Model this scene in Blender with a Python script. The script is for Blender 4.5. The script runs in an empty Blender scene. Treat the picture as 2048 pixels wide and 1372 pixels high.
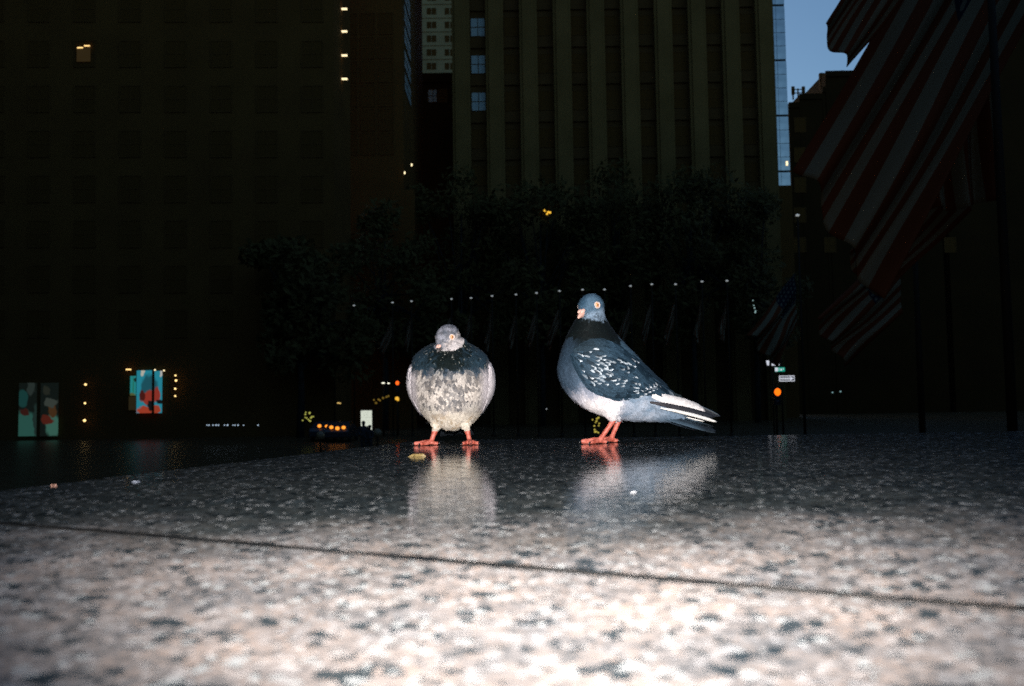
import bpy, bmesh, math, random
import numpy as np
from mathutils import Vector, Matrix, noise
from mathutils.bvhtree import BVHTree

R = math.radians
SC = bpy.context.scene
COL = SC.collection
random.seed(7)

# ------------------------------------------------------------------ camera
FPX, CX, CY = 1820.4, 1024.0, 686.0          # 32 mm on 36 mm film, in photo pixels
CAM_H = 0.083                                 # lens height above the granite
PITCH, ROLL = math.atan(114 / FPX), R(0.87)
cp, sp, cr, sr = math.cos(PITCH), math.sin(PITCH), math.cos(ROLL), math.sin(ROLL)
FWD = Vector((0, cp, sp))
_u0 = Vector((0, -sp, cp)); _r0 = Vector((1, 0, 0))
RIGHT = _r0 * cr - _u0 * sr
UP = _u0 * cr + _r0 * sr
CAM = Vector((0, 0, CAM_H))
cam_d = bpy.data.cameras.new('camera')
cam = bpy.data.objects.new('camera', cam_d); COL.objects.link(cam)
m = Matrix((RIGHT, UP, -FWD)).transposed().to_4x4(); m.translation = CAM
cam.matrix_world = m
cam_d.lens = 32; cam_d.sensor_width = 36; cam_d.sensor_fit = 'HORIZONTAL'
cam_d.clip_start = 0.01; cam_d.clip_end = 3000
cam_d.dof.use_dof = True; cam_d.dof.focus_distance = 2.1; cam_d.dof.aperture_fstop = 9.0
SC.camera = cam

# ------------------------------------------------------------------ dusk sky, weak sun, the camera's flash
SUN_EL, SUN_ROT = R(6.0), R(-30)
w = bpy.data.worlds.new('World'); SC.world = w; w.use_nodes = True
nt = w.node_tree
bg = nt.nodes['Background']
sky = nt.nodes.new('ShaderNodeTexSky'); sky.sky_type = 'NISHITA'; sky.sun_disc = False
sky.sun_elevation = SUN_EL; sky.sun_rotation = SUN_ROT
sky.air_density = 1.0; sky.dust_density = 1.4; sky.ozone_density = 3.2
nt.links.new(sky.outputs[0], bg.inputs[0]); bg.inputs[1].default_value = 0.205
sun_d = bpy.data.lights.new('sun', 'SUN'); sun_d.energy = 0.02; sun_d.angle = R(10); sun_d.color = (1, .85, .7)
sun = bpy.data.objects.new('sun', sun_d); COL.objects.link(sun)
sdir = Vector((math.sin(SUN_ROT) * math.cos(SUN_EL), math.cos(SUN_ROT) * math.cos(SUN_EL), math.sin(SUN_EL)))
sun.rotation_euler = sdir.to_track_quat('Z', 'Y').to_euler()
# the photograph is lit by the flash lamp on the camera body, in the hot shoe: above the lens and a hand's breadth behind its front
fl_d = bpy.data.lights.new('camera_flash', 'SPOT'); fl_d.energy = 252; fl_d.color = (1.0, .975, .94)
fl_d.shadow_soft_size = 0.012; fl_d.spot_size = R(75); fl_d.spot_blend = 1.0
flash = bpy.data.objects.new('camera_flash', fl_d); COL.objects.link(flash)
flash.location = (0.02, -0.12, 0.155)
flash.rotation_euler = (-(FWD + Vector((0, 0, .075)))).to_track_quat('Z', 'Y').to_euler()
vs = SC.view_settings
vs.view_transform = 'Standard'; vs.look = 'None'; vs.exposure = 0; vs.gamma = 1
SC.cycles.use_denoising = False      # leave a little sampling grain, like the pushed film
SC.cycles.max_bounces = 6
SC.cycles.sample_clamp_indirect = 2

def at(x, y, Y):
    d = FWD + RIGHT * ((x - CX) / FPX) + UP * ((CY - y) / FPX)
    return CAM + d * (Y / d.y)
def ground(x, y, z=0.0):
    d = FWD + RIGHT * ((x - CX) / FPX) + UP * ((CY - y) / FPX)
    return CAM + d * ((z - CAM_H) / d.z)

# ------------------------------------------------------------------ materials
MATS = {}
def mat(name, col=(.5, .5, .5), rough=.6, metal=0.0, spec=.5, emit=None, es=1.0):
    if name in MATS: return MATS[name]
    M = bpy.data.materials.new(name); M.use_nodes = True
    b = M.node_tree.nodes['Principled BSDF']
    b.inputs['Base Color'].default_value = (*col, 1); b.inputs['Roughness'].default_value = rough
    b.inputs['Metallic'].default_value = metal; b.inputs['Specular IOR Level'].default_value = spec
    if emit:
        b.inputs['Emission Color'].default_value = (*emit, 1); b.inputs['Emission Strength'].default_value = es
    MATS[name] = M
    return M
def nodes_of(M):
    return M.node_tree.nodes, M.node_tree.links, M.node_tree.nodes['Principled BSDF']
def mottled(name, c1, c2, scale, rough=.8, bump=0.0):
    if name in MATS: return MATS[name]
    M = mat(name, c1, rough, spec=.08 if rough >= .7 else .5); N, L, b = nodes_of(M)
    tc = N.new('ShaderNodeTexCoord'); nz = N.new('ShaderNodeTexNoise')
    nz.inputs['Scale'].default_value = scale; nz.inputs['Detail'].default_value = 6
    L.new(tc.outputs['Object'], nz.inputs['Vector'])
    r = N.new('ShaderNodeValToRGB'); r.color_ramp.elements[0].position = .3; r.color_ramp.elements[1].position = .7
    r.color_ramp.elements[0].color = (*c1, 1); r.color_ramp.elements[1].color = (*c2, 1)
    L.new(nz.outputs['Fac'], r.inputs['Fac']); L.new(r.outputs[0], b.inputs['Base Color'])
    if bump:
        bp = N.new('ShaderNodeBump'); bp.inputs['Strength'].default_value = bump
        L.new(nz.outputs['Fac'], bp.inputs['Height']); L.new(bp.outputs[0], b.inputs['Normal'])
    return M

def granite():
    M = mat('wet_granite', (.2, .2, .2), .5); N, L, b = nodes_of(M)
    tc = N.new('ShaderNodeTexCoord')
    warp = N.new('ShaderNodeTexNoise'); warp.inputs['Scale'].default_value = 120; warp.inputs['Detail'].default_value = 3
    L.new(tc.outputs['Object'], warp.inputs['Vector'])
    wv = N.new('ShaderNodeVectorMath'); wv.operation = 'MULTIPLY_ADD'
    wv.inputs[1].default_value = (.006, .006, .006)
    L.new(warp.outputs['Color'], wv.inputs[0]); L.new(tc.outputs['Object'], wv.inputs[2])
    def vor(sc):
        v = N.new('ShaderNodeTexVoronoi'); v.inputs['Scale'].default_value = sc
        L.new(wv.outputs[0], v.inputs['Vector'])
        s = N.new('ShaderNodeSeparateColor'); L.new(v.outputs['Color'], s.inputs[0]); return v, s
    v1, s1 = vor(280); v2, s2 = vor(165); v3, s3 = vor(105)
    r = N.new('ShaderNodeValToRGB'); r.color_ramp.interpolation = 'LINEAR'
    els = [(0, (.08, .09, .095)), (.10, (.17, .168, .17)), (.25, (.27, .25, .243)), (.5, (.36, .325, .312)),
           (.68, (.40, .325, .285)), (.86, (.45, .42, .41)), (1, (.64, .61, .60))]
    cr_ = r.color_ramp
    cr_.elements[0].position = els[0][0]; cr_.elements[0].color = (*els[0][1], 1)
    cr_.elements[1].position = 1; cr_.elements[1].color = (*els[-1][1], 1)
    for p_, c_ in els[1:-1]:
        e = cr_.elements.new(p_); e.color = (*c_, 1)
    L.new(s1.outputs[0], r.inputs['Fac'])
    # black mica flecks
    gt = N.new('ShaderNodeMath'); gt.operation = 'GREATER_THAN'; gt.inputs[1].default_value = .91
    L.new(s2.outputs[1], gt.inputs[0])
    mx = N.new('ShaderNodeMixRGB'); mx.inputs['Color2'].default_value = (.05, .066, .076, 1)
    g3 = N.new('ShaderNodeMath'); g3.operation = 'GREATER_THAN'; g3.inputs[1].default_value = .955
    L.new(s3.outputs[0], g3.inputs[0])
    gm = N.new('ShaderNodeMath'); gm.operation = 'MAXIMUM'; L.new(gt.outputs[0], gm.inputs[0]); L.new(g3.outputs[0], gm.inputs[1])
    L.new(gm.outputs[0], mx.inputs['Fac']); L.new(r.outputs[0], mx.inputs['Color1'])
    # broad tonal drift of the stone (dark mineral drifts, peach feldspar)
    nz = N.new('ShaderNodeTexNoise'); nz.inputs['Scale'].default_value = 17; nz.inputs['Detail'].default_value = 5
    L.new(tc.outputs['Object'], nz.inputs['Vector'])
    r2 = N.new('ShaderNodeValToRGB'); r2.color_ramp.elements[0].position = .33; r2.color_ramp.elements[1].position = .62
    r2.color_ramp.elements[0].color = (.62, .65, .68, 1); r2.color_ramp.elements[1].color = (1.08, 1, .95, 1)
    L.new(nz.outputs['Fac'], r2.inputs['Fac'])
    mu = N.new('ShaderNodeMixRGB'); mu.blend_type = 'MULTIPLY'; mu.inputs['Fac'].default_value = 1
    L.new(mx.outputs[0], mu.inputs['Color1']); L.new(r2.outputs[0], mu.inputs['Color2'])
    # the rain lies as a pool over the far part of the ledge and darkens the stone; the near part has drained; the flash's falloff is deepened in this colour too
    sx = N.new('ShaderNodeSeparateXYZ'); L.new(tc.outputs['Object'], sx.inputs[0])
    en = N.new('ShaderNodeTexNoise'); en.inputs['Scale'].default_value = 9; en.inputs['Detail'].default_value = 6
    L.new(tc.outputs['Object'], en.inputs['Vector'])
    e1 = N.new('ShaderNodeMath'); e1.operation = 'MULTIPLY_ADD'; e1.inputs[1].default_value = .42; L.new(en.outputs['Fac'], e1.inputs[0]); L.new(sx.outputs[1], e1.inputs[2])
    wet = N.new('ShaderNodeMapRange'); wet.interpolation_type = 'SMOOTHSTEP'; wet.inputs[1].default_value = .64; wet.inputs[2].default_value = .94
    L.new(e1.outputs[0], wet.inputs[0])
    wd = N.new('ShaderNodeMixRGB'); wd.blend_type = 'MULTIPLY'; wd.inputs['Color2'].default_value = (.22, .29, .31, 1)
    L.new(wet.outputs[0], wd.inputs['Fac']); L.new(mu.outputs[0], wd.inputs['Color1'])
    # quartz grains clear of the water; their flash glints are painted in as pale colour
    vq = N.new('ShaderNodeTexVoronoi'); vq.inputs['Scale'].default_value = 230; L.new(wv.outputs[0], vq.inputs['Vector'])
    sq = N.new('ShaderNodeSeparateColor'); L.new(vq.outputs['Color'], sq.inputs[0])
    gq = N.new('ShaderNodeMath'); gq.operation = 'GREATER_THAN'; gq.inputs[1].default_value = .94; L.new(sq.outputs[1], gq.inputs[0])
    mq = N.new('ShaderNodeMixRGB'); mq.inputs['Color2'].default_value = (.50, .50, .49, 1)
    L.new(gq.outputs[0], mq.inputs['Fac']); L.new(wd.outputs[0], mq.inputs['Color1'])
    L.new(mq.outputs[0], b.inputs['Base Color'])
    b.inputs['Roughness'].default_value = .6; b.inputs['Specular IOR Level'].default_value = .15
    # grain relief
    bp = N.new('ShaderNodeBump'); bp.inputs['Strength'].default_value = .2; bp.inputs['Distance'].default_value = .0008
    L.new(s1.outputs[2], bp.inputs['Height']); L.new(bp.outputs[0], b.inputs['Normal'])
    # rain film: ripples, with grains standing out of it here and there
    b.inputs['Coat Weight'].default_value = 1; b.inputs['Coat IOR'].default_value = 1.45
    wn = N.new('ShaderNodeTexNoise'); wn.inputs['Scale'].default_value = 34; wn.inputs['Detail'].default_value = 3
    L.new(tc.outputs['Object'], wn.inputs['Vector'])
    wn2 = N.new('ShaderNodeTexNoise'); wn2.inputs['Scale'].default_value = 170; wn2.inputs['Detail'].default_value = 2
    L.new(tc.outputs['Object'], wn2.inputs['Vector'])
    cb = N.new('ShaderNodeBump'); cb.inputs['Strength'].default_value = .07; cb.inputs['Distance'].default_value = .004
    L.new(wn.outputs['Fac'], cb.inputs['Height'])
    cb2 = N.new('ShaderNodeBump'); cb2.inputs['Strength'].default_value = .13; cb2.inputs['Distance'].default_value = .0012
    L.new(wn2.outputs['Fac'], cb2.inputs['Height']); L.new(cb.outputs[0], cb2.inputs['Normal'])
    L.new(cb2.outputs[0], b.inputs['Coat Normal'])
    dr = N.new('ShaderNodeValToRGB'); dr.color_ramp.elements[0].position = .54; dr.color_ramp.elements[1].position = .66
    dr.color_ramp.elements[0].color = (1, 1, 1, 1); dr.color_ramp.elements[1].color = (.4, .4, .4, 1)
    wn3 = N.new('ShaderNodeTexNoise'); wn3.inputs['Scale'].default_value = 85; wn3.inputs['Detail'].default_value = 4
    L.new(tc.outputs['Object'], wn3.inputs['Vector'])
    L.new(wn3.outputs['Fac'], dr.inputs['Fac'])
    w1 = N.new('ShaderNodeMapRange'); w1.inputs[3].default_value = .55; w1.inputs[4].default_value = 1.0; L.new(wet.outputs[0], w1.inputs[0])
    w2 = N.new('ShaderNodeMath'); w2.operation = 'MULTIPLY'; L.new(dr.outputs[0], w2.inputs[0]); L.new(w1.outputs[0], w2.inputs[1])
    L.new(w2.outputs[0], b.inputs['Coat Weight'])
    b.inputs['Coat Roughness'].default_value = .03
    return M

def feather_mat(name, sheen=.015, tint=(.6, .75, 1), rough=.6):
    M = mat(name, (.5, .5, .5), rough, spec=.12); N, L, b = nodes_of(M)
    a = N.new('ShaderNodeAttribute'); a.attribute_name = 'plumage'
    tc = N.new('ShaderNodeTexCoord'); nz = N.new('ShaderNodeTexNoise'); nz.inputs['Scale'].default_value = 420
    nz.inputs['Detail'].default_value = 3; L.new(tc.outputs['Object'], nz.inputs['Vector'])
    mr = N.new('ShaderNodeMapRange'); mr.inputs[1].default_value = .3; mr.inputs[2].default_value = .7
    mr.inputs[3].default_value = .72; mr.inputs[4].default_value = 1.25
    L.new(nz.outputs['Fac'], mr.inputs[0])
    mu = N.new('ShaderNodeMixRGB'); mu.blend_type = 'MULTIPLY'; mu.inputs['Fac'].default_value = 1
    L.new(a.outputs['Color'], mu.inputs['Color1']); L.new(mr.outputs[0], mu.inputs['Color2'])
    L.new(mu.outputs[0], b.inputs['Base Color'])
    b.inputs['Sheen Weight'].default_value = sheen; b.inputs['Sheen Tint'].default_value = (*tint, 1)
    b.inputs['Sheen Roughness'].default_value = .35
    return M

# ------------------------------------------------------------------ object helpers
def tag(o, label=None, cat=None, group=None, kind=None):
    if label: o['label'] = label
    if cat: o['category'] = cat
    if group: o['group'] = group
    if kind: o['kind'] = kind
    return o
def empty(name, loc, rz=0.0):
    o = bpy.data.objects.new(name, None); COL.objects.link(o)
    o.location = loc; o.rotation_euler = (0, 0, rz); o.empty_display_size = .05
    return o
def link(name, me, M=None, parent=None, loc=None, rot=None):
    o = bpy.data.objects.new(name, me); COL.objects.link(o)
    if M and not me.materials: me.materials.append(M)
    if parent: o.parent = parent
    if loc is not None: o.location = loc
    if rot is not None: o.rotation_euler = rot
    return o
class MB:
    def __init__(s): s.v = []; s.f = []
    def add(s, vs_, fs):
        n = len(s.v); s.v += [tuple(v) for v in vs_]; s.f += [tuple(i + n for i in f) for f in fs]; return s
    def box(s, x0, x1, y0, y1, z0, z1):
        return s.add([(x0, y0, z0), (x1, y0, z0), (x1, y1, z0), (x0, y1, z0), (x0, y0, z1), (x1, y0, z1), (x1, y1, z1), (x0, y1, z1)],
                     [(0, 3, 2, 1), (4, 5, 6, 7), (0, 1, 5, 4), (1, 2, 6, 5), (2, 3, 7, 6), (3, 0, 4, 7)])
    def tube(s, pts, radii, n=10, caps=True):
        pts = [Vector(p) for p in pts]; rings = []
        up = Vector((0, 0, 1))
        prev = None
        for i, p in enumerate(pts):
            a = pts[max(i - 1, 0)]; c = pts[min(i + 1, len(pts) - 1)]
            t = (c - a).normalized()
            if prev is None:
                ref = up if abs(t.z) < .9 else Vector((1, 0, 0)); u = t.cross(ref).normalized()
            else:
                u = (prev - t * prev.dot(t)).normalized()
            prev = u; v = t.cross(u)
            rings.append([p + (u * math.cos(2 * math.pi * k / n) + v * math.sin(2 * math.pi * k / n)) * radii[i] for k in range(n)])
        vs_ = [q for r_ in rings for q in r_]; fs = []
        for i in range(len(rings) - 1):
            for k in range(n):
                k2 = (k + 1) % n
                fs.append((i * n + k, i * n + k2, (i + 1) * n + k2, (i + 1) * n + k))
        if caps:
            fs.append(tuple(range(n - 1, -1, -1))); b_ = (len(rings) - 1) * n; fs.append(tuple(b_ + k for k in range(n)))
        return s.add(vs_, fs)
    def ell(s, c, ax, nu=16, nv=10):
        c = Vector(c); X, Y, Z = [Vector(a) for a in ax]; vs_ = []; fs = []
        for j in range(1, nv):
            th = math.pi * j / nv
            for i in range(nu):
                ph = 2 * math.pi * i / nu
                vs_.append(c + X * (math.sin(th) * math.cos(ph)) + Y * (math.sin(th) * math.sin(ph)) + Z * math.cos(th))
        t = len(vs_); vs_ += [c + Z, c - Z]
        for j in range(nv - 2):
            for i in range(nu):
                i2 = (i + 1) % nu; fs.append((j * nu + i, (j + 1) * nu + i, (j + 1) * nu + i2, j * nu + i2))
        for i in range(nu):
            i2 = (i + 1) % nu; fs.append((t, i, i2)); fs.append((t + 1, (nv - 2) * nu + i2, (nv - 2) * nu + i))
        return s.add(vs_, fs)
    def mesh(s, name='mesh', smooth=False):
        me = bpy.data.meshes.new(name); me.from_pydata(s.v, [], s.f); me.update()
        if smooth:
            me.polygons.foreach_set('use_smooth', [True] * len(me.polygons))
        return me
    def build(s, name, M=None, parent=None, smooth=False, loc=None):
        return link(name, s.mesh(name, smooth), M, parent, loc)
def fix_normals(me):
    bm = bmesh.new(); bm.from_mesh(me); bmesh.ops.recalc_face_normals(bm, faces=bm.faces); bm.to_mesh(me); bm.free()
def remeshed(me, voxel, smooth=4, fac=.5):
    fix_normals(me)
    o = bpy.data.objects.new('tmp', me); COL.objects.link(o)
    r = o.modifiers.new('r', 'REMESH'); r.mode = 'VOXEL'; r.voxel_size = voxel
    if smooth:
        s_ = o.modifiers.new('s', 'SMOOTH'); s_.iterations = smooth; s_.factor = fac
    dg = bpy.context.evaluated_depsgraph_get()
    out = bpy.data.meshes.new_from_object(o.evaluated_get(dg))
    bpy.data.objects.remove(o)
    out.polygons.foreach_set('use_smooth', [True] * len(out.polygons))
    return out
def set_col(me, cols):
    a = me.color_attributes.new('plumage', 'FLOAT_COLOR', 'POINT')
    flat = np.ones((len(me.vertices), 4), dtype=np.float32); flat[:, :3] = np.clip(np.array(cols), 0.004, 1)
    a.data.foreach_set('color', flat.ravel())
def catmull(P, n):
    P = [np.array(p, float) for p in P]; out = []
    K = len(P) - 1
    for i in range(n):
        t = i / (n - 1) * K; k = min(int(t), K - 1); u = t - k
        p0 = P[max(k - 1, 0)]; p1 = P[k]; p2 = P[k + 1]; p3 = P[min(k + 2, K)]
        out.append(.5 * ((2 * p1) + (-p0 + p2) * u + (2 * p0 - 5 * p1 + 4 * p2 - p3) * u * u + (-p0 + 3 * p1 - 3 * p2 + p3) * u ** 3))
    return out
def lerp3(a, b, t):
    t = max(0, min(1, t)); return tuple(a[i] + (b[i] - a[i]) * t for i in range(3))
def sstep(a, b, x):
    t = max(0, min(1, (x - a) / (b - a))); return t * t * (3 - 2 * t)

# ================================================================== granite ledge (two slabs, joint between)
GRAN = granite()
def slab(name, poly, z0, z1, parent, chips=()):
    """closed slab over a plan polygon, top edge rounded and a little ragged"""
    pts = []
    n = len(poly)
    for i in range(n):
        a, b_ = Vector(poly[i]), Vector(poly[(i + 1) % n])
        k = max(1, int((b_ - a).length / .012)) if i in chips else max(1, int((b_ - a).length / .06))
        for j in range(k):
            p = a.lerp(b_, j / k)
            if i in chips and j:
                nrm = Vector((-(b_ - a).y, (b_ - a).x)).normalized()
                p += nrm * (.0016 * noise.noise(Vector((p.x * 60, p.y * 60, 3.1 * len(poly) + i))) + .001 * noise.noise(Vector((p.x * 190, p.y * 190, i))))
            pts.append(p)
    c = sum(pts, Vector((0, 0))) / len(pts)
    N = len(pts)
    def inset(d):
        out = []
        for i in range(N):
            t = (pts[(i + 1) % N] - pts[i - 1]).normalized()
            out.append(pts[i] + Vector((-t.y, t.x)) * d)
        return out
    rings = [(pts, z0), (pts, z1 - .0012), (inset(.0003), z1 - .0004), (inset(.0012), z1)]
    mb = MB(); vs_ = [(p.x, p.y, z) for ring, z in rings for p in ring]; fs = []
    for r_ in range(3):
        for i in range(N):
            j = (i + 1) % N; fs.append((r_ * N + i, r_ * N + j, (r_ + 1) * N + j, (r_ + 1) * N + i))
    fs.append(tuple(3 * N + i for i in range(N))); fs.append(tuple(range(N - 1, -1, -1)))
    mb.add(vs_, fs)
    return mb.build(name, GRAN, parent)
def g2(x, y): p = ground(x, y); return Vector((p.x, p.y))
EA, EB = g2(0, 981), g2(812, 884)                    # left edge of the ledge, near and far
edir = (EB - EA).normalized()
JA, JB = g2(60, 1050), g2(1990, 1212)                # joint between the slabs
jdir = (JB - JA).normalized()
def hit(p, d, q, e):                                  # line p+td with line q+se
    den = d.x * e.y - d.y * e.x; w_ = q - p
    return p + d * ((w_.x * e.y - w_.y * e.x) / den)
corner = hit(JA, jdir, EA, edir)                      # where the joint meets the left edge
far_l = EA + edir * ((1.905 - EA.y) / edir.y)
far_c = far_l + Vector((.05, .03))
far_r = Vector((2.2, 1.99))
jr = JA + jdir * 1.55
near_l = EA - edir * 1.3
perp = Vector((-jdir.y, jdir.x)) if jdir.x > 0 else Vector((jdir.y, -jdir.x))
gap = perp * .0022
ledge = tag(empty('granite_ledge', (0, 0, -.09)), 'wide wet speckled granite ledge that both pigeons stand on', 'ledge')
ZB = 0.09
def lift(poly): return [p for p in poly]
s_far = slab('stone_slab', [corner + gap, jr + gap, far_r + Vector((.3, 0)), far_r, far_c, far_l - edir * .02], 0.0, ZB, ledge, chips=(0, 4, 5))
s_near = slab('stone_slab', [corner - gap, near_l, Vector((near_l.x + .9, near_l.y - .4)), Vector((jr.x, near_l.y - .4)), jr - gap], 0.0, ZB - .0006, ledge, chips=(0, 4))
GROOVE_SHADE = mottled('groove_shade_bead', (.004, .005, .006), (.022, .021, .020), 28, 1.0)  # near-black bead over the joint; the groove's shadow is put into its colour
GROOVE_SHADE.node_tree.nodes['Principled BSDF'].inputs['Specular IOR Level'].default_value = 0
mb = MB()
NB = 150; vs_ = []
for i in range(NB + 1):
    c_ = corner.lerp(jr, i / NB)
    wv_ = .75 + .55 * noise.noise(Vector((i * .31, 1.7, 0))) + .25 * noise.noise(Vector((i * 1.1, 4.2, 0)))
    wv2 = .75 + .55 * noise.noise(Vector((i * .27, 8.7, 0))) + .25 * noise.noise(Vector((i * 1.3, 2.2, 0)))
    for (k_, z_) in ((-2.5 * wv_, ZB - .0012), (-1.7 * wv_, ZB + .0003), (1.7 * wv2, ZB + .0003), (2.5 * wv2, ZB - .0012)):
        p = c_ + gap * k_; vs_.append((p.x, p.y, z_))
mb.add(vs_, [(i * 4 + j, i * 4 + j + 1, i * 4 + j + 5, i * 4 + j + 4) for i in range(NB) for j in range(3)])
mb.build('joint_shade_strip', GROOVE_SHADE, ledge)
# wall that carries the ledge, down to the sunken plaza
PLAZA = -2.7
ins = edir * -.03
mb = MB()
wp = [near_l + Vector((.05, 0)), far_l + Vector((.05, -.05)), far_r + Vector((.2, -.05)), Vector((2.4, near_l.y - .35)), Vector((near_l.x + .9, near_l.y - .35))]
mb.add([(p.x, p.y, PLAZA + .09) for p in wp] + [(p.x, p.y, -.001) for p in wp], [(i, (i + 1) % 5, 5 + (i + 1) % 5, 5 + i) for i in range(5)] + [(5, 6, 7, 8, 9)])
mb.build('supporting_wall', mottled('dark_stone_wall', (.05, .05, .05), (.1, .095, .09), 8, .7), ledge)

# scraps lying on the wet stone
def scrap(name, px, py, r, hgt, col, label, cat, flat=.5, seed=1, n=9):
    p = ground(px, py); rnd = random.Random(seed)
    mb = MB(); ring = []
    for k in range(n):
        a = 2 * math.pi * k / n; rr = r * (.45 + .8 * rnd.random())
        ring.append((rr * math.cos(a), rr * math.sin(a) * flat))
    vs_ = [(x, y, 0.0002) for x, y in ring] + [(x * .7, y * .7, hgt * (.3 + .9 * rnd.random())) for x, y in ring] + [(0, 0, hgt)]
    fs = [(k, (k + 1) % n, n + (k + 1) % n, n + k) for k in range(n)] + [(n + k, n + (k + 1) % n, 2 * n) for k in range(n)]
    mb.add(vs_, fs)
    o = mb.build(name, mat(name + '_' + str(seed), col, .5), None, False, (p.x, p.y, 0))
    tag(o, label, cat, None); return o
scrap('leaf_scrap', 836, 913, .014, .004, (.22, .15, .05), 'crumpled yellow leaf scrap on the granite below the front-facing pigeon', 'leaf', .6, 3, 17)
scrap('grit_chip', 271, 964, .006, .0014, (.26, .28, .34), 'small white chip near the left edge of the granite ledge', 'chip', .7, 5, 11)
scrap('grit_chip', 107, 972, .0035, .0018, (.35, .18, .13), 'tiny pinkish crumb at the far left edge of the ledge', 'crumb', .8, 6, 11)
scrap('grit_chip', 1268, 986, .003, .002, (.3, .3, .32), 'small white pebble in the wet reflection below the side-on pigeon', 'pebble', .9, 8, 11)

# ================================================================== pigeons
FEA = feather_mat('pigeon_plumage')
SKIN = mottled('pigeon_leg_skin', (.36, .055, .03), (.66, .19, .14), 190, .5, .7)
CLAW = mat('claw_horn', (.02, .02, .022), .3)
CM = .01

def feather_rows(kind):
    if kind == 'blade':
        return [(0, .35), (.25, .8), (.6, 1), (.85, .92), (.95, .6), (1, .12)]
    if kind == 'covert':
        return [(0, .4), (.45, 1), (.8, .95), (.95, .55), (1, .1)]
    return [(0, .45), (.5, 1), (.85, .7), (1, .06)]

class Plume:
    """collects many small feathers into one mesh"""
    def __init__(s): s.mb = MB(); s.c = []
    def add(s, pts_fn, kind, colfn):
        rows = feather_rows(kind); vs_ = []; cs = []
        for t, wd in rows:
            for e in (-1, 0, 1):
                vs_.append(pts_fn(t, e * wd)); cs.append(colfn(t, e))
        fs = []
        for i in range(len(rows) - 1):
            for e in (0, 1):
                a = i * 3 + e; fs.append((a, a + 1, a + 4, a + 3))
        s.mb.add(vs_, fs); s.c += cs
    def build(s, name, parent):
        me = s.mb.mesh(name, True); set_col(me, s.c)
        o = link(name, me, FEA, parent); return o

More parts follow.
